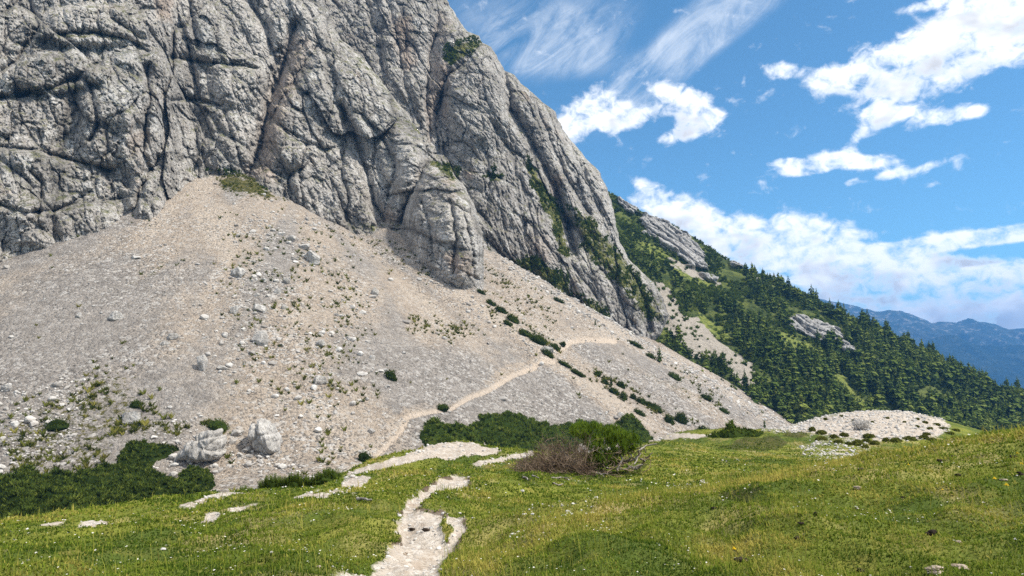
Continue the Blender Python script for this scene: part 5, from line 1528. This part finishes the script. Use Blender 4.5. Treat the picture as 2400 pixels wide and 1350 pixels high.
def flower(px, py, w, label, tall=.07):
    q = on_meadow(px, py)
    if q is None: return
    m = q[1] / F
    e = link('yellow_flower', None); e.location = q; e.empty_display_size = .02
    hgt = tall
    tv, tf = tube([(0, 0, -.01), (.004, 0, hgt * .5), (0, 0, hgt)], .0022, 4)
    link('stem', mesh('stem', tv, tf, M_STEM), e)
    V, Fc = [], []
    R0 = w * m * .5
    for ring in range(3):
        k = 12
        for j in range(k):
            a = (j + ring * .4) * 6.283 / k; L = R0 * (1 - .28 * ring)
            b = len(V); c, s = math.cos(a), math.sin(a); q_ = .22 * L
            V += [(0, 0, hgt + .002 * ring), (c * L * .7 - s * q_, s * L * .7 + c * q_, hgt + .004 + .35 * ring * R0), (c * L, s * L, hgt + .003 + .3 * ring * R0), (c * L * .7 + s * q_, s * L * .7 - c * q_, hgt + .004 + .35 * ring * R0)]
            Fc.append((b, b + 1, b + 2, b + 3))
    link('blossom', mesh('blossom', V, Fc, M_YELLOW, False), e)
    tag(e, label, 'flower', 'yellow flowers in the near turf')


for x, y, w, lab in [(2360, 1152, 12, 'open yellow flower, lowest of the pair in the right bank'), (2332, 1136, 10, 'open yellow flower just above its brighter neighbour in the right bank'), (2395, 1098, 10, 'yellow flower at the right border next to a dark dung heap'), (2386, 1077, 8, 'tiny yellow flower beside the greyish dung pat'), (1721, 1308, 11, 'yellow flower next to the wide black dung heap'), (2121, 1050, 7, 'tiny yellow flower on the dry crest of the bank'), (2130, 1105, 6, 'smallest yellow flower among white blossoms of the bank'), (2210, 1163, 6, 'tiny yellow flower in the middle of the green bank')]:
    flower(x, y, w, lab)


# ------------------------------------------------------------------ the half-dead bush
def wander(p, d, L, n, r, up=0.0, wob=.35):
    pts = [np.array(p, float)]; d = np.array(d, float)
    for _ in range(n):
        d = d + r.normal(0, wob, 3) + np.array([0, 0, up]); d /= np.linalg.norm(d)
        pts.append(pts[-1] + d * L / n)
    return np.array(pts)


def build_bush():
    r = np.random.default_rng(4)
    q = on_meadow(1385, 1106)
    D = q[1]; m = D / F
    e = link('dwarf_pine', None); e.location = q; e.empty_display_size = .2
    X = lambda px: (px - 1385) * m
    Z = lambda py: (1106 - py) * m
    gz = lambda x, y: float(meadow_h(np.array([q[0] + x]), np.array([q[1] + y]))[0]) - q[2]
    # gnarled stems on the bare right side
    stems = [([(1450, 1090), (1480, 1080), (1500, 1070), (1490, 1055), (1512, 1048), (1535, 1042)], .045), ([(1430, 1092), (1465, 1085), (1478, 1070), (1462, 1052), (1450, 1060)], .04), ([(1440, 1060), (1480, 1056), (1505, 1052), (1515, 1065)], .035), ([(1400, 1095), (1440, 1088), (1470, 1078)], .06), ([(1380, 1098), (1420, 1080), (1450, 1060), (1480, 1040)], .05), ([(1470, 1095), (1490, 1100), (1506, 1092), (1508, 1080), (1498, 1078)], .06), ([(1515, 1078), (1522, 1070), (1528, 1062)], .03), ([(1390, 1100), (1350, 1085), (1320, 1060)], .05), ([(1440, 1100), (1455, 1075), (1448, 1050), (1462, 1040)], .04), ([(1420, 1100), (1460, 1098), (1500, 1088)], .03), ([(1480, 1085), (1500, 1062), (1495, 1046)], .025), ([(1400, 1090), (1408, 1060), (1420, 1030)], .05)]
    for pts, rad in stems:
        P = np.array([(X(a), r.uniform(-.45, .35), max(Z(b), .03)) for a, b in pts])
        t = np.linspace(0, 1, len(P)); s = np.linspace(0, 1, len(P) * 4)
        P = np.stack([np.interp(s, t, P[:, k]) for k in range(3)], -1) + r.normal(0, .012, (len(s), 3))
        v, f = tube(P, np.linspace(rad, rad * .45, len(s)), 7)
        link('stem', mesh('stem', v, f, M_DEAD), e)
    # bare grey-brown twigs, thick on the left
    Vs, Fs, o = [], [], 0
    def add(P, rad, sd=3):
        nonlocal o
        v, f = tube(P, np.linspace(rad, rad * .3, len(P)), sd); Vs.append(v); Fs.append(f + o); o += len(v)
    for k in range(330):
        f = r.uniform()
        x0 = X(np.interp(f, [0, .3, 1], [1225, 1270, 1390])) + r.normal(0, .15); y0 = r.uniform(-1.0, .9)
        hgt = np.interp(x0, [X(1210), X(1250), X(1290), X(1340), X(1400)], [.32, .72, 1.15, 1.5, 1.45]) * r.uniform(.5, 1.08)
        d = (r.normal(-.25, .5), r.normal(0, .5), 1.0)
        P = wander((x0, y0, gz(x0, y0) - .03), d, hgt, 6, r, -.02, .22)
        add(P, r.uniform(.009, .018))
        for j in range(6):
            b = P[r.integers(1, 6)]
            add(wander(b, (r.normal(-.2, .8), r.normal(0, .7), r.uniform(.1, 1)), hgt * r.uniform(.25, .5), 4, r, 0, .3), r.uniform(.005, .009))
    for k in range(150):   # twigs lying forward and left on the turf
        x0 = r.uniform(X(1212), X(1440)); y0 = r.uniform(-1.5, -.2)
        P = wander((x0, y0, gz(x0, y0) + .05), (r.normal(-.7, .6), r.normal(-.3, .6), .12), r.uniform(.3, 1.1), 6, r, 0, .28)
        P[:, 2] = np.maximum(P[:, 2], gz(x0, y0) + .02)
        add(P, r.uniform(.008, .016))
    for k in range(70):   # tangle under the right end
        x0 = r.uniform(X(1400), X(1505)); y0 = r.uniform(-.6, .5)
        P = wander((x0, y0, r.uniform(.05, .75)), (r.normal(.6, .8), r.normal(0, .6), r.normal(.1, .4)), r.uniform(.3, .9), 6, r, 0, .4)
        add(P, r.uniform(.010, .022))
    link('dead_twigs', mesh('dead_twigs', np.concatenate(Vs), np.concatenate(Fs), M_TWIG, False), e)
    # living crown on the right half
    n = 1500
    cen = [(1425, 1048, .62, .50, .62), (1455, 1045, .5, .45, .42), (1395, 1030, .5, .5, .52), (1362, 1015, .42, .4, .30), (1475, 1040, .38, .35, .34), (1412, 1080, .6, .5, .30), (1440, 1022, .42, .4, .30)]
    pos = []
    for k in range(n):
        c = cen[r.integers(0, len(cen))]
        d = r.normal(size=3); d /= np.linalg.norm(d)
        rad = r.uniform(.35, 1) ** .5
        pos.append((X(c[0]) + d[0] * c[2] * rad, d[1] * c[3] * 1.3 * rad, max(Z(c[1]) + d[2] * c[4] * rad, .1)))
    pos = np.array(pos); pos = pos * (1 + .06 * noise(pos[:, 0] * 3, pos[:, 1] * 3, pos[:, 2] * 3))[:, None]
    pv, pf = needle_clump(14, .15, .014, 33, .75, .85)
    v1, f1 = scatter(pv, pf, pos, r.uniform(0, 6.28, n), r.uniform(.7, 1.3, n))
    T = np.repeat(np.clip(.30 + .45 * sstep(.2, 1.3, pos[:, 2]) * 0 + .35 * noise(pos[:, 0] * 2, pos[:, 1] * 2, pos[:, 2] * 2) + r.normal(.12, .14, n), 0, 1), len(pv))
    link('foliage', mesh('foliage', v1, f1, M_BUSH, False, dict(tint=T)), e)
    tag(e, 'half dead bush on the meadow with bare brown twigs and bright green needles', 'dwarf pine')
    # sticks lying in the grass before it
    for i, (pts, lab) in enumerate([([(1292, 1122), (1315, 1122), (1335, 1128)], 'long pale forked stick in the grass below the twiggy bush'), ([(1228, 1121), (1240, 1128)], 'short broken stick left below the twiggy bush'), ([(1296, 1136), (1308, 1140), (1320, 1138)], 'curved thin stick lying lowest below the twiggy bush'), ([(1390, 1110), (1405, 1112), (1416, 1120)], 'forked bleached twig right below the middle of the bush'), ([(1247, 1118), (1256, 1120), (1263, 1125)], 'bent stick just under the left tips of the twiggy bush'), ([(838, 1173), (855, 1175), (870, 1178)], 'straight pale stick lying on the left meadow near the bare patch')]):
        W = []
        for a, b in pts:
            p = on_meadow(a, b); W.append(p)
        W = np.array(W); c = W.mean(0)
        t = np.linspace(0, 1, len(W)); s = np.linspace(0, 1, 9)
        P = np.stack([np.interp(s, t, W[:, k]) for k in range(3)], -1) + r.normal(0, .008, (9, 3)); P[:, 2] += .035
        v, f = tube(P - c, np.linspace(.028, .012, 9), 6)
        if 'forked' in lab:
            v2, f2 = tube(np.array([P[5] - c, P[5] - c + np.array([.12, -.1, .03]), P[5] - c + np.array([.25, -.22, .05])]), [.016, .012, .006], 6)
            f = np.concatenate([f, f2 + len(v)]); v = np.concatenate([v, v2])
        ob = link('fallen_branch', mesh('fallen_branch', v, f, M_DEAD)); ob.location = c
        tag(ob, lab, 'branch', 'dead sticks on the meadow')


M_BUSH = leafy('bush_needles', ((.05, .085, .010), (.16, .24, .028), (.32, .38, .06)), .4, 3.0)
build_bush()


def dead_shrub(px, py, w, h, label):
    q = on_meadow(px, py)
    r = np.random.default_rng(12); m = q[1] / F
    Vs, Fs, o = [], [], 0
    for k in range(60):
        P = wander((r.normal(0, w * m * .15), r.normal(0, w * m * .12), -.05), (r.normal(0, .8), r.normal(0, .6), 1), h * m * r.uniform(.5, 1.0), 5, r, 0, .25)
        for Q, rad in ((P, .035), (wander(P[2], (r.normal(0, 1), r.normal(0, .8), .7), h * m * .5, 4, r), .022), (wander(P[3], (r.normal(0, 1), r.normal(0, .8), .6), h * m * .4, 4, r), .02)):
            v, f = tube(Q, np.linspace(rad, rad * .5, len(Q)), 3); Vs.append(v); Fs.append(f + o); o += len(v)
    ob = link('dead_shrub', mesh('dead_shrub', np.concatenate(Vs), np.concatenate(Fs), M_GREYTWIG, False)); ob.location = q
    tag(ob, label, 'shrub')


dead_shrub(2018, 1006, 44, 34, 'leafless bleached shrub on the side of the gravel mound')


def cushion(px, py, w, h, label, group, mat=M_TUFT, seed=0, name='grass_cushion'):
    q = on_meadow(px, py + h * .4)
    if q is None: return
    m = q[1] / F; r = np.random.default_rng(seed)
    W, H = w * m * .5, h * m * .62
    sv, sf = icosphere(3)
    k = 1 + .45 * noise(sv[:, 0] * 2 + px, sv[:, 1] * 2, sv[:, 2] * 2)
    body = sv * k[:, None] * np.array([W, W * .9, H]); body[:, 2] = np.where(body[:, 2] < 0, body[:, 2] * .5, body[:, 2])
    n = 260
    d = r.normal(size=(n, 3)); d /= np.linalg.norm(d, axis=1)[:, None]; d[:, 2] = np.abs(d[:, 2])
    P = d * np.array([W, W * .9, H]) * (1 + .25 * noise(d[:, 0] * 2 + px, d[:, 1] * 2, d[:, 2] * 2))[:, None]
    pv, pf = needle_clump(6, max(.10, 3 * m), max(.02, .7 * m), 5, .7, 1)
    v1, f1 = scatter(pv, pf, P, r.uniform(0, 6.28, n), r.uniform(.6, 1.2, n))
    V, Fc, T = join([(body, sf, np.clip(.35 + .3 * noise(sv[:, 0] * 3, sv[:, 1] * 3, sv[:, 2] * 3 + seed), 0, 1)), (v1, f1, np.repeat(np.clip(r.normal(.45, .2, n), 0, 1), len(pv)))])
    o = link(name, mesh(name, V, Fc, mat, False, dict(tint=T))); o.location = q
    tag(o, label, 'grass cushion', group)


for i, (x, y, w, h) in enumerate([(2037, 1021, 24, 12), (2010, 1036, 24, 16), (2032, 1033, 20, 12), (2100, 1030, 24, 14), (2132, 1027, 30, 12), (1955, 1022, 18, 12), (1925, 1027, 24, 10), (1978, 1018, 18, 9), (1965, 1035, 20, 10), (2050, 1037, 20, 10), (2165, 1024, 20, 10), (1904, 1005, 14, 10), (1925, 1012, 22, 10), (2172, 1017, 16, 8), (1990, 1040, 16, 8), (2076, 1030, 14, 10), (2028, 1047, 14, 7), (2186, 1030, 16, 8)]):
    cushion(x, y, w, h, 'round green grass cushion on the grit at the near foot of the gravel mound', 'grass cushions on the gravel mound', seed=i)
for i, (x, y, w, h) in enumerate([(1935, 982, 8, 4), (2080, 980, 9, 4), (1972, 975, 8, 3), (2045, 990, 6, 3), (2150, 982, 8, 4), (2168, 990, 12, 5), (2195, 995, 16, 5), (2210, 1004, 18, 5), (2240, 1008, 18, 5), (2150, 1000, 8, 4), (2120, 990, 6, 3), (2000, 985, 6, 3), (2225, 1015, 18, 5), (2180, 1004, 12, 4)]):
    cushion(x, y, w, h, 'tiny green tuft on the upper grit of the gravel mound', 'tiny tufts on the gravel mound', seed=40 + i, name='grass_tuft')


def young_pines():
    """a row of young dwarf pines whose upright shoots rise over the rim of the meadow"""
    r = np.random.default_rng(15)
    for i, (x, top, w, lab) in enumerate([(575, 1138, 60, 'lowest young dwarf pine at the left end of the row behind the turf rim'), (640, 1112, 60, 'young dwarf pine, second from the left in the row behind the turf rim'), (690, 1106, 60, 'tall young dwarf pine in the middle of the row behind the turf rim'), (725, 1118, 36, 'short young dwarf pine before the gap in the row behind the turf rim'), (770, 1098, 64, 'tallest young dwarf pine at the right end of the row behind the turf rim')]):
        D = 24.0
        a, b = ray(x, 1152)
        p0 = np.array([a * D, D, 0]); p0[2] = float(meadow_h(p0[:1], p0[1:2])[0])
        ztop = ray(x, top)[1] * D
        H = ztop - p0[2]; m = D / F; W = w * m * .5
        parts = []
        n = 170
        for k in range(n):
            t = r.uniform(-1, 1); yy = r.uniform(-.8, .8)
            hh = H * (1 - .22 * t * t) * r.uniform(.74, 1.03)
            base = np.array([t * W, yy * W * .8, hh - .30])
            # a candle: needles along a rising shoot
            pv = []; pf = []
            L = r.uniform(.22, .36)
            for s in range(26):
                zz = L * s / 26; aa = s * 2.4; o = .075 * (1 - .55 * s / 26)
                d = np.array([math.cos(aa), math.sin(aa), .9]); sd_ = np.array([-math.sin(aa), math.cos(aa), 0]) * .012
                c = np.array([t * .12 * zz, 0, zz]); bq = len(pv)
                pv += [c - sd_, c + sd_, c + d * o]; pf.append((bq, bq + 1, bq + 2))
            parts.append((np.array(pv) + base, np.array(pf), np.clip(r.normal(.42, .16), 0, 1)))
        sv, sf = icosphere(3)
        body = sv * np.array([W * .95, W * .8, H * .5]) * (1 + .2 * noise(sv[:, 0] * 3 + x, sv[:, 1] * 3, sv[:, 2] * 3))[:, None] + np.array([0, 0, H * .36])
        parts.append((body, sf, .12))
        V, Fc, T = join(parts)
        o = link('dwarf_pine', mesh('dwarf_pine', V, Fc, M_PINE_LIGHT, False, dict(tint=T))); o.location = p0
        tag(o, lab, 'dwarf pine', 'young dwarf pines behind the turf rim')


young_pines()
print('meadow', round(time.perf_counter() - T0, 1))

# ------------------------------------------------------------------ sun, sky, clouds, air
SUN_EL, SUN_AZ = 52.0, 108.0            # azimuth from straight ahead, towards the right
sd = bpy.data.lights.new('sun', 'SUN'); sd.energy = 2.7; sd.angle = R(5.0); sd.color = (1, .93, .82)
sun = link('sun', sd)
# a sun lamp shines along its -Z; its +Z must point at the sun
_sv = (math.sin(R(SUN_AZ)) * math.cos(R(SUN_EL)), math.cos(R(SUN_AZ)) * math.cos(R(SUN_EL)), math.sin(R(SUN_EL)))
from mathutils import Vector
sun.rotation_euler = Vector(_sv).to_track_quat('Z', 'Y').to_euler()

world = bpy.data.worlds.new('World'); scene.world = world; world.use_nodes = True
t = NT(world.node_tree)
gen = t.n('ShaderNodeTexCoord').outputs['Generated']
sky = t.n('ShaderNodeTexSky', sky_type='NISHITA', sun_disc=False, sun_elevation=R(SUN_EL), sun_rotation=R(SUN_AZ), altitude=1800, air_density=1.0, dust_density=.4, ozone_density=2.0)


def azel(px, py):
    a, b = ray(px, py)
    return math.atan2(a, 1.0), math.atan2(b, math.hypot(a, 1.0))


# cumulus: centre and half axes in photograph pixels, turn in degrees, weight -> turned into compass bearings and heights
CUMULUS = [(2260, 95, 300, 105, -20, 1.0), (2080, 150, 190, 60, -6, .85), (2380, 40, 210, 110, -10, .95), (1960, 190, 110, 34, 12, .75), (1830, 163, 62, 24, 10, .80), (2200, 5, 90, 16, 0, .75), (2065, 245, 62, 20, -32, .82), (2070, 285, 90, 22, -22, .85), (2210, 272, 110, 28, 0, .95), (2290, 262, 30, 16, -10, .6), (2030, 262, 60, 10, 0, .45), (1750, 185, 14, 22, 20, .5),
           (1335, 290, 50, 52, 45, 1.0), (1420, 240, 80, 60, 20, .72), (1460, 275, 80, 34, 0, .9), (1390, 270, 60, 30, 40, .6), (1570, 245, 30, 85, -40, .85), (1600, 215, 70, 22, 20, .72), (1640, 265, 40, 62, -35, .85), (1600, 315, 75, 22, -8, .85), (1680, 275, 34, 20, 0, .6), (1435, 310, 40, 24, 60, .55),
           (1840, 381, 44, 14, 5, .85), (1880, 402, 70, 16, 4, .85), (1930, 378, 100, 26, 0, .92), (2000, 382, 70, 22, 14, .85), (2060, 375, 60, 16, 0, .75), (2085, 410, 60, 12, -8, .85), (2110, 385, 34, 14, 0, .75), (2165, 396, 56, 14, -14, .8), (2000, 427, 34, 12, 0, .6), (2170, 436, 40, 8, 0, .5),
           (1525, 437, 54, 18, 24, .95), (1610, 500, 70, 55, 10, 1.1), (1520, 475, 50, 34, 25, 1.0), (1580, 540, 60, 40, 20, 1.0), (1715, 545, 70, 60, 0, 1.1), (1800, 560, 80, 60, 0, 1.1), (1870, 545, 70, 55, 0, 1.1), (1950, 560, 66, 50, 15, 1.0), (2035, 550, 70, 14, 4, .65), (1780, 610, 230, 50, 15, 1.1), (1900, 640, 230, 70, 15, 1.1),
           (2290, 560, 240, 22, -3, .85), (2150, 575, 170, 26, -4, .9), (2390, 545, 130, 26, -6, .8), (2040, 590, 140, 26, 6, .7), (2050, 640, 260, 46, 4, 1.05), (2180, 645, 190, 50, 6, 1.0), (2020, 700, 330, 70, 8, 1.1), (2250, 690, 230, 60, 6, 1.05), (2390, 690, 180, 60, 0, 1.0), (2385, 625, 130, 30, 0, .8), (2300, 760, 500, 70, 0, 1.1), (1300, 720, 900, 60, 0, .8)]
CIRRUS = [(1330, 90, 200, 100, -20, .7), (1190, 60, 180, 110, 10, .55), (1620, 90, 330, 70, -42, .95), (1740, 20, 260, 60, -30, .8), (1500, 180, 130, 40, -40, .55), (1330, 120, 200, 60, 20, .4)]


def blob_sum(g, vec, lst, kx=1.0):
    tot = None
    for px, py, rx, ry, deg, w in lst:
        a, e = azel(px, py)
        # local scale of bearing and height per pixel
        a1, e1 = azel(px + 10, py); a2, e2 = azel(px, py - 10)
        sa, se = abs(a1 - a) / 10, abs(e2 - e) / 10
        # (each term waits for the one before: keeps the shader's working set small)
        sub = vec if tot is None else g.n('ShaderNodeVectorMath', operation='MULTIPLY_ADD', i_0=tot, i_1=(1e-9, 1e-9, 1e-9), i_2=vec).outputs[0]
        m1 = g.n('ShaderNodeMapping', i_Vector=sub, i_Scale=(1 / sa, 1 / se, 0), i_Location=(-a / sa, -e / se, 0)).outputs[0]
        # TEXTURE maps by the inverse: turn back by the lean, then divide by the half axes
        m2 = g.n('ShaderNodeMapping', vector_type='TEXTURE', i_Vector=m1, i_Rotation=(0, 0, R(-deg)), i_Scale=(rx, ry, 1)).outputs[0]
        ln = g.n('ShaderNodeVectorMath', operation='LENGTH', i_0=m2).outputs['Value']
        f = g.ramp(ln, 1.4, .3, 0.0, w)
        tot = f if tot is None else g.math('ADD', tot, f)
    return tot


grp = bpy.data.node_groups.new('cumulus', 'ShaderNodeTree')
grp.interface.new_socket('bearing', in_out='INPUT', socket_type='NodeSocketVector')
grp.interface.new_socket('density', in_out='OUTPUT', socket_type='NodeSocketFloat')
grp.interface.new_socket('soft', in_out='OUTPUT', socket_type='NodeSocketFloat')
g = NT(grp)
gi = g.n('NodeGroupInput').outputs[0]
nz1 = g.noise(g.scale(gi, 1, 1.3, 1), 20, 5, .62, .25)
nz2 = g.noise(g.scale(gi, 1, 1.3, 1, (0, 0, .5)), 48, 4, .58, .6)
dens = blob_sum(g, gi, CUMULUS)
dens = g.math('MINIMUM', dens, .98)
soft = g.math('ADD', dens, g.math('MULTIPLY', g.math('SUBTRACT', g.noise(g.scale(gi, 1, 1.5, 1), 14, 3, .55, .2), .5), 2.4))
dens = g.math('ADD', dens, g.math('MULTIPLY', g.math('SUBTRACT', nz1, .5), 2.1))
dens = g.math('ADD', dens, g.math('MULTIPLY', g.math('SUBTRACT', nz2, .5), 1.5))
go = g.n('NodeGroupOutput'); grp.links.new(dens, go.inputs[0]); grp.links.new(soft, go.inputs[1])

sep = t.n('ShaderNodeSeparateXYZ', i_0=gen)
bear = t.math('ARCTAN2', sep.outputs[0], sep.outputs[1])
elev = t.math('ARCSINE', sep.outputs[2])
vec = t.n('ShaderNodeCombineXYZ', i_0=bear, i_1=elev, i_2=0.0).outputs[0]
def dens_at(v, k=0):
    nd = t.n('ShaderNodeGroup'); nd.node_tree = grp
    t.t.links.new(v, nd.inputs[0]); return nd.outputs[k]
d0 = dens_at(vec)
up = t.n('ShaderNodeVectorMath', operation='ADD', i_0=vec, i_1=(.006, .022, 0)).outputs[0]
up = t.n('ShaderNodeVectorMath', operation='MULTIPLY_ADD', i_0=d0, i_1=(1e-9, 1e-9, 1e-9), i_2=up).outputs[0]
d1 = dens_at(up, 1)
cover = t.ramp(d0, .24, 1.28)
thick = t.ramp(d1, .7, 1.45)
body = t.ramp(d0, .65, 1.25)
shade = t.math('MULTIPLY', thick, body)
ccol = t.mix(shade, (1.0, 1.0, 1.0), (.55, .55, .555))
# cirrus veils, combed out
vec2 = t.n('ShaderNodeVectorMath', operation='MULTIPLY_ADD', i_0=d1, i_1=(1e-9, 1e-9, 1e-9), i_2=vec).outputs[0]
cw = blob_sum(t, vec2, CIRRUS)
rot = t.scale(vec, 1, 1, 1, (0, 0, R(-38)))
cn = t.noise(t.scale(rot, 7, 22, 1), 1.0, 6, .68, 1.6)
cn2 = t.noise(t.scale(vec, 7, 11, 1), 1.0, 5, .6, 1.2)
ci = t.math('MULTIPLY', t.ramp(cw, .15, 1.0), t.math('ADD', t.math('MULTIPLY', t.ramp(cn, .3, .75), .6), t.math('MULTIPLY', t.ramp(cn2, .35, .75), .4)))
ci = t.math('MULTIPLY', ci, .85, clamp=True)
SKY_STRENGTH = .14
EXPOSURE = 1.15
CLOUD = 1.5 / 2 ** EXPOSURE
skyc = t.n('ShaderNodeMix', data_type='RGBA', blend_type='MULTIPLY', i_0=1.0); t.t.links.new(sky.outputs[0], skyc.inputs[6]); skyc.inputs[7].default_value = (.36, .56, .58, 1)
lum = lambda v: tuple(x / SKY_STRENGTH for x in v)
cm = t.n('ShaderNodeMix', data_type='RGBA', blend_type='MULTIPLY', i_0=1.0); t.t.links.new(ccol, cm.inputs[6]); k_ = CLOUD / SKY_STRENGTH; cm.inputs[7].default_value = (k_, k_, k_, 1)
c1 = t.mix(ci, skyc.outputs[2], lum((.66 * CLOUD, .71 * CLOUD, .77 * CLOUD)))
c2 = t.mix(cover, c1, cm.outputs[2])
# unseen broken bright cloud, added overhead and behind the viewpoint as neutral fill light
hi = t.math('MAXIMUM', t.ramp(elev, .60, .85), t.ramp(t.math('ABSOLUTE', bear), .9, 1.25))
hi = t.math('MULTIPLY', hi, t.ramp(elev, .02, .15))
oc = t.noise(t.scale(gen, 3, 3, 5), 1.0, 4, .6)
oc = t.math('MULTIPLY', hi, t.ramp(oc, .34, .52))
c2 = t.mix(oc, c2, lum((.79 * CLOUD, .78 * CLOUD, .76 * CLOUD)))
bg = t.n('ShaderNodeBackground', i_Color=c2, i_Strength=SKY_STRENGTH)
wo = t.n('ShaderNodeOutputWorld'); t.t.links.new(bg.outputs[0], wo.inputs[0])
world.cycles.sampling_method = 'MANUAL'; world.cycles.sample_map_resolution = 1024

# the air of the valley
def box(name, lo, hi):
    v = [(x, y, z) for x in (lo[0], hi[0]) for y in (lo[1], hi[1]) for z in (lo[2], hi[2])]
    f = [(0, 1, 3, 2), (4, 6, 7, 5), (0, 4, 5, 1), (2, 3, 7, 6), (0, 2, 6, 4), (1, 5, 7, 3)]
    return mesh(name, v, f, None, False)


HAZE = True
if HAZE:
    hm = bpy.data.materials.new('valley_air'); hm.use_nodes = True
    ht = NT(hm.node_tree)
    pv = ht.n('ShaderNodeVolumePrincipled'); pv.inputs['Color'].default_value = (.13, .43, 1.0, 1); pv.inputs['Density'].default_value = 1.5e-4; pv.inputs['Anisotropy'].default_value = .2
    ho = ht.n('ShaderNodeOutputMaterial'); hm.node_tree.links.new(pv.outputs[0], ho.inputs['Volume'])
    hz = box('haze', (-7000, -6000, -330), (7000, 7000, 540)); hz.materials.append(hm)
    tag(link('haze', hz), kind='stuff')

vs = scene.view_settings
scene.display_settings.display_device = 'sRGB'
vs.view_transform = 'Standard'; vs.look = 'None'; vs.exposure = EXPOSURE; vs.gamma = 1.0; vs.use_curve_mapping = False
scene.cycles.max_bounces = 6; scene.cycles.diffuse_bounces = 3; scene.cycles.transparent_max_bounces = 8; scene.cycles.volume_bounces = 0
scene.cycles.use_denoising = False
scene.cycles.caustics_reflective = False; scene.cycles.caustics_refractive = False
print('done', round(time.perf_counter() - T0, 1))
